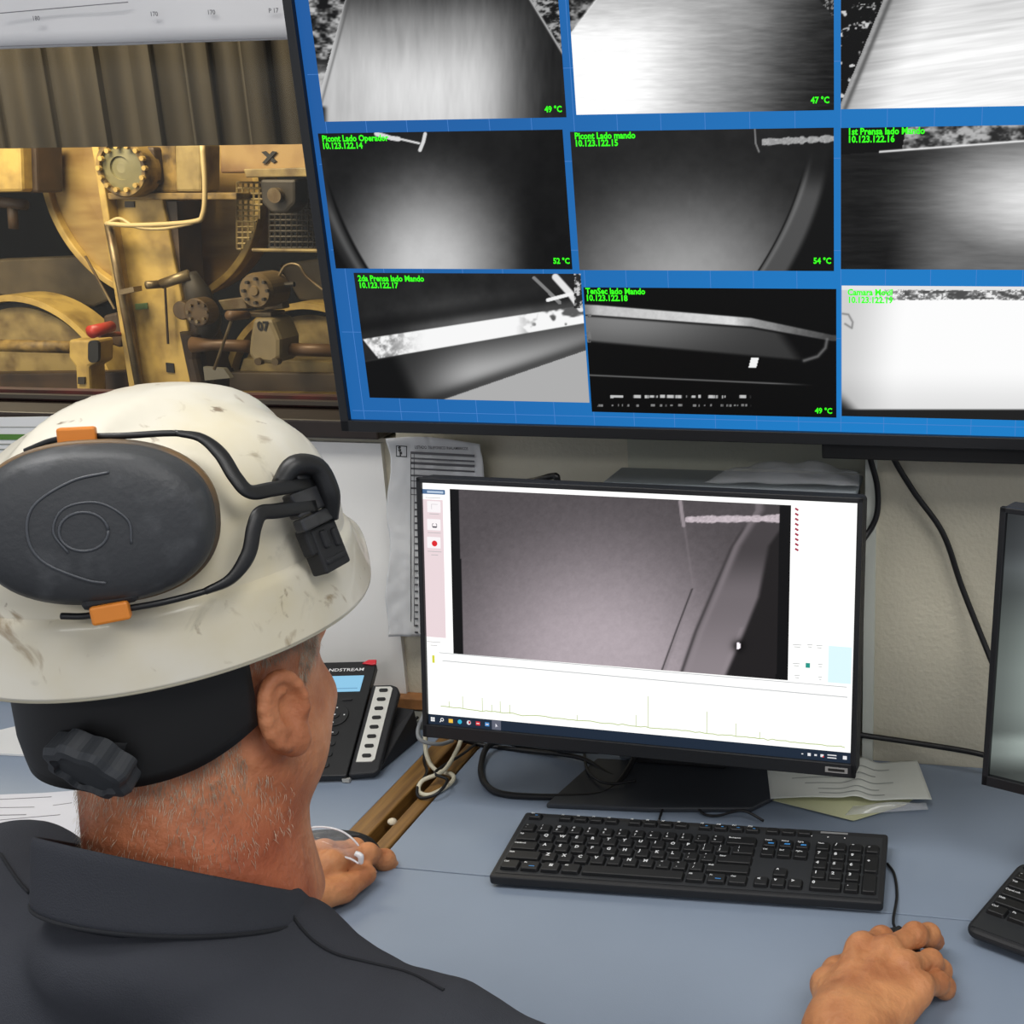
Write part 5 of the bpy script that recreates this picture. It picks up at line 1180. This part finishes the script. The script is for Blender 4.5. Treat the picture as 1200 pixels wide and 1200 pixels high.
mb.tube([on_cup(x,z) for x,z in spline([(.010,.030),(-.008,.026),(-.026,.014),(-.030,-.002),(-.024,-.016),(-.006,-.027),(.004,-.030)],8)],.0008,6); mb.build('embossed_lines', mat('cup_line','4a4d52',.4), cup, True)
# wire arms
def arm(pts, infl, r, name='wire_arm', flat=None, m=BLK):
    Q = []
    for (x,y),f in zip(pts, infl if hasattr(infl,'__len__') else [infl]*len(pts)): Q.append(hatray(x,y,f)[0])
    mb = MB(); mb.tube(Q, r, 10, 8); return mb.build(name, m, hat, True)
arm([(30,529),(60,517),(92,512),(140,511),(190,508),(215,508)],[.016,.018,.022,.026,.026,.026],.0019)
arm([(72,722),(100,722),(132,716),(180,708),(215,700),(250,690)],[.018,.02,.024,.026,.026,.026],.0019)
def band(pts, infl, wd, name='arm_band'):
    Q = spline([hatray(x,y,f)[0] for (x,y),f in zip(pts,infl)],8); nn = np.array([q-np.array([0,0,.04]) for q in Q]); nn /= np.linalg.norm(nn,axis=1)[:,None]
    T = np.gradient(Q,axis=0); T /= np.linalg.norm(T,axis=1)[:,None]; W2 = np.cross(T,nn); W2 /= np.linalg.norm(W2,axis=1)[:,None]
    k = np.linspace(0,1,len(Q)); ww = np.interp(k,[0,.3,1],[wd*.25,wd*.9,wd])[:,None]
    mb = MB(); mb.grid(np.stack([Q-W2*ww,Q-W2*ww*.6+nn*.001,Q+W2*ww*.6+nn*.001,Q+W2*ww],1)); return mb.build(name, BLK, hat, True, solid=.0024, off=0)
band([(205,508),(235,514),(258,533),(275,560),(292,577),(318,574),(365,566)],[.026,.026,.026,.026,.026,.024,.020],.0042)
band([(240,693),(270,678),(290,650),(297,618),(305,602),(325,599),(368,592)],[.026,.026,.026,.026,.026,.024,.020],.0042)
for (x,y,inf,rz_) in ((92,511,.024,-.02),(131,716,.024,-.12)):
    p, n = hatray(x,y,inf); mb = MB(); Rr = np.stack([hx,nc,hz_],1)@rot('y',rz_); mb.box(p+nc*.004,(.019,.009,.0105),Rr); mb.build('orange_clip', mat('clip_orange','d9822b',.45), hat, bevel=.0015)
    mb = MB(); mb.box(p-hz_*(.007 if y < 600 else -.007),(.028,.010,.008),Rr); mb.build('pivot_tab', BLKM, hat, bevel=.003)
# pivot clip on helmet side
p1, n1 = hatray(358,592,.014); f1_ = np.cross([0,0,1],n1); f1_ /= np.linalg.norm(f1_); u1 = np.cross(n1,f1_); RC = np.stack([f1_,n1,u1],1)
def cb(dx,dn,dz,sx_,sn_,sz__,mb): mb.box(p1+f1_*dx+n1*dn+u1*dz,(sx_,sn_,sz__),RC)
mb = MB(); cb(-.004,.004,.003,.030,.008,.016,mb); cb(-.004,.0045,-.010,.030,.008,.0085,mb); cb(.004,.003,.010,.020,.008,.022,mb); mb.build('arm_block', mat('clip_grey_black','26272a',.35,col2='3c3d40',vscale=60), hat, bevel=.0015)
mb = MB(); mb.tube([p1+f1_*-.016+u1*.018+n1*.0,p1+f1_*-.004+u1*.026+n1*.006,p1+f1_*.010+u1*.020+n1*.010,p1+f1_*.013+u1*.002+n1*.010,p1+f1_*.013-u1*.014+n1*.004],[.005,.0068,.007,.0068,.005],14,6); mb.build('pivot_hinge', BLK, hat, True)
mb = MB(); cb(.004,-.002,-.030,.026,.012,.030,mb); cb(.0,.004,-.024,.006,.004,.012,mb); cb(.011,.004,-.026,.006,.004,.012,mb); cb(.004,.004,-.038,.022,.003,.004,mb); cb(-.008,-.001,-.022,.012,.008,.018,mb); mb.build('slot_adapter', BLKM, hat, bevel=.0016)
# headband and ratchet knob
mb = MB(); rows_ = []
for k in range(60):
    a = math.radians(-90+(-108+178*k/59)); c, s = math.cos(a), math.sin(a); bk = ss(.25,-.9,s)
    zbm = -.040-.034*bk; rad = 1.0
    rows_.append([(.083*c,.104*s-.004,.02),(.086*c,.107*s-.004,-.01),(.087*c,.108*s-.004,zbm+.022),(.0855*c,.1065*s-.004,zbm+.008),(.085*c,.105*s-.004,zbm)])
mb.grid(np.array(rows_)); mb.build('nape_band', mat('band_black','0e0e0f',.6), hat, True, solid=.0022, off=0)
kc = (atd(103,903,.700)-HO)@HB; kn_ = np.array([-.05,-1,-.55]); kn_ /= np.linalg.norm(kn_)
mb = MB(); lob = lambda t: 1+.07*np.cos(8*t); mb.lathe([(.019,-.014),(.0245,-.012),(.0255,.0),(.0235,.004),(.019,.005),(.0175,.002),(.002,.0015)],kc,kn_,64,lob); mb.build('ratchet_knob', mat('knob_grey','33363a',.6), hat, False)
mb = MB(); mb.tube([kc-kn_*.012+np.array([-.038,.008,.008]),kc-kn_*.016,kc-kn_*.020+np.array([.016,.003,.004])],[.004,.010,.006],10,5); mb.build('knob_housing', BLKM, hat, True)
# chin-strap-less suspension strap seen inside
# ================================================================== safety glasses on the left hand
sg = thing('safety_glasses','clear plastic safety glasses resting on the back of the left hand','glasses',onz(385,995,.80))
sgm = glassy('clear_lens',(.90,.93,1.0),.03,.06,.8); sge = glassy('lens_edge',(.95,.96,1.0),.1,.75,1.0)
up_l = [(342,985),(352,974),(372,969),(395,972),(412,982),(424,997),(427,1008)]; lo_l = [(342,985),(345,996),(357,1001),(378,1001),(398,1003),(412,1007),(420,1012)]
U = spline(np.array([ony(x,y,1.085+.0*i) for i,(x,y) in enumerate(up_l)]),6); Lw = spline(np.array([ony(x,y,1.055) for x,y in lo_l]),6)
v = np.linspace(0,1,10)[None,:,None]; Gl = U[:,None]*(1-v)+Lw[:,None]*v+np.array([0,-.012,.008])*np.sin(PI*v)
mb = MB(); mb.grid(Gl); loc_build(mb,'lens', sgm, sg, smooth=True, solid=.0018)
mb = MB(); mb.tube(U,.0011,8); mb.tube(Lw,.0011,8); loc_build(mb,'lens_edge', sge, sg, smooth=True)
q0 = ony(421,1006,1.06); mb = MB(); mb.tube([q0+[-.004,0,.006],q0+[.002,0,.003],q0+[.001,0,-.006]],[.003,.0035,.003],8,4); loc_build(mb,'hinge', sge, sg, smooth=True)
q1 = ony(342,985,1.06); mb = MB(); mb.tube([q1,ony(333,978,1.07),ony(322,985,1.08),ony(305,1005,1.10)],[.003,.004,.003,.002],8,6); loc_build(mb,'temple_arm', sge, sg, smooth=True)

# ================================================================== groups of like things
GR = {'desk':'grey blue desk sections','keyboard':'keyboards on the desk','computer_mouse':'mice under the hands','computer_monitor':'monitors standing on the desk',
      'lower_wheel':'lower wheels of the machine','base_rail':'yellow floor rails of the machine','grey_beam':'beams in front of the lower wheels','drive_shaft':'drive shafts of the machine',
      'mesh_guard':'wire mesh guards','drip_tray':'metal trays behind the machine','cable':'cables behind and below the screens','paper_sheet':'papers on the left of the desk'}
for o in bpy.data.objects:
    if o.parent is None and 'label' in o and o.name.split('.')[0] in GR: o['group'] = GR[o.name.split('.')[0]]
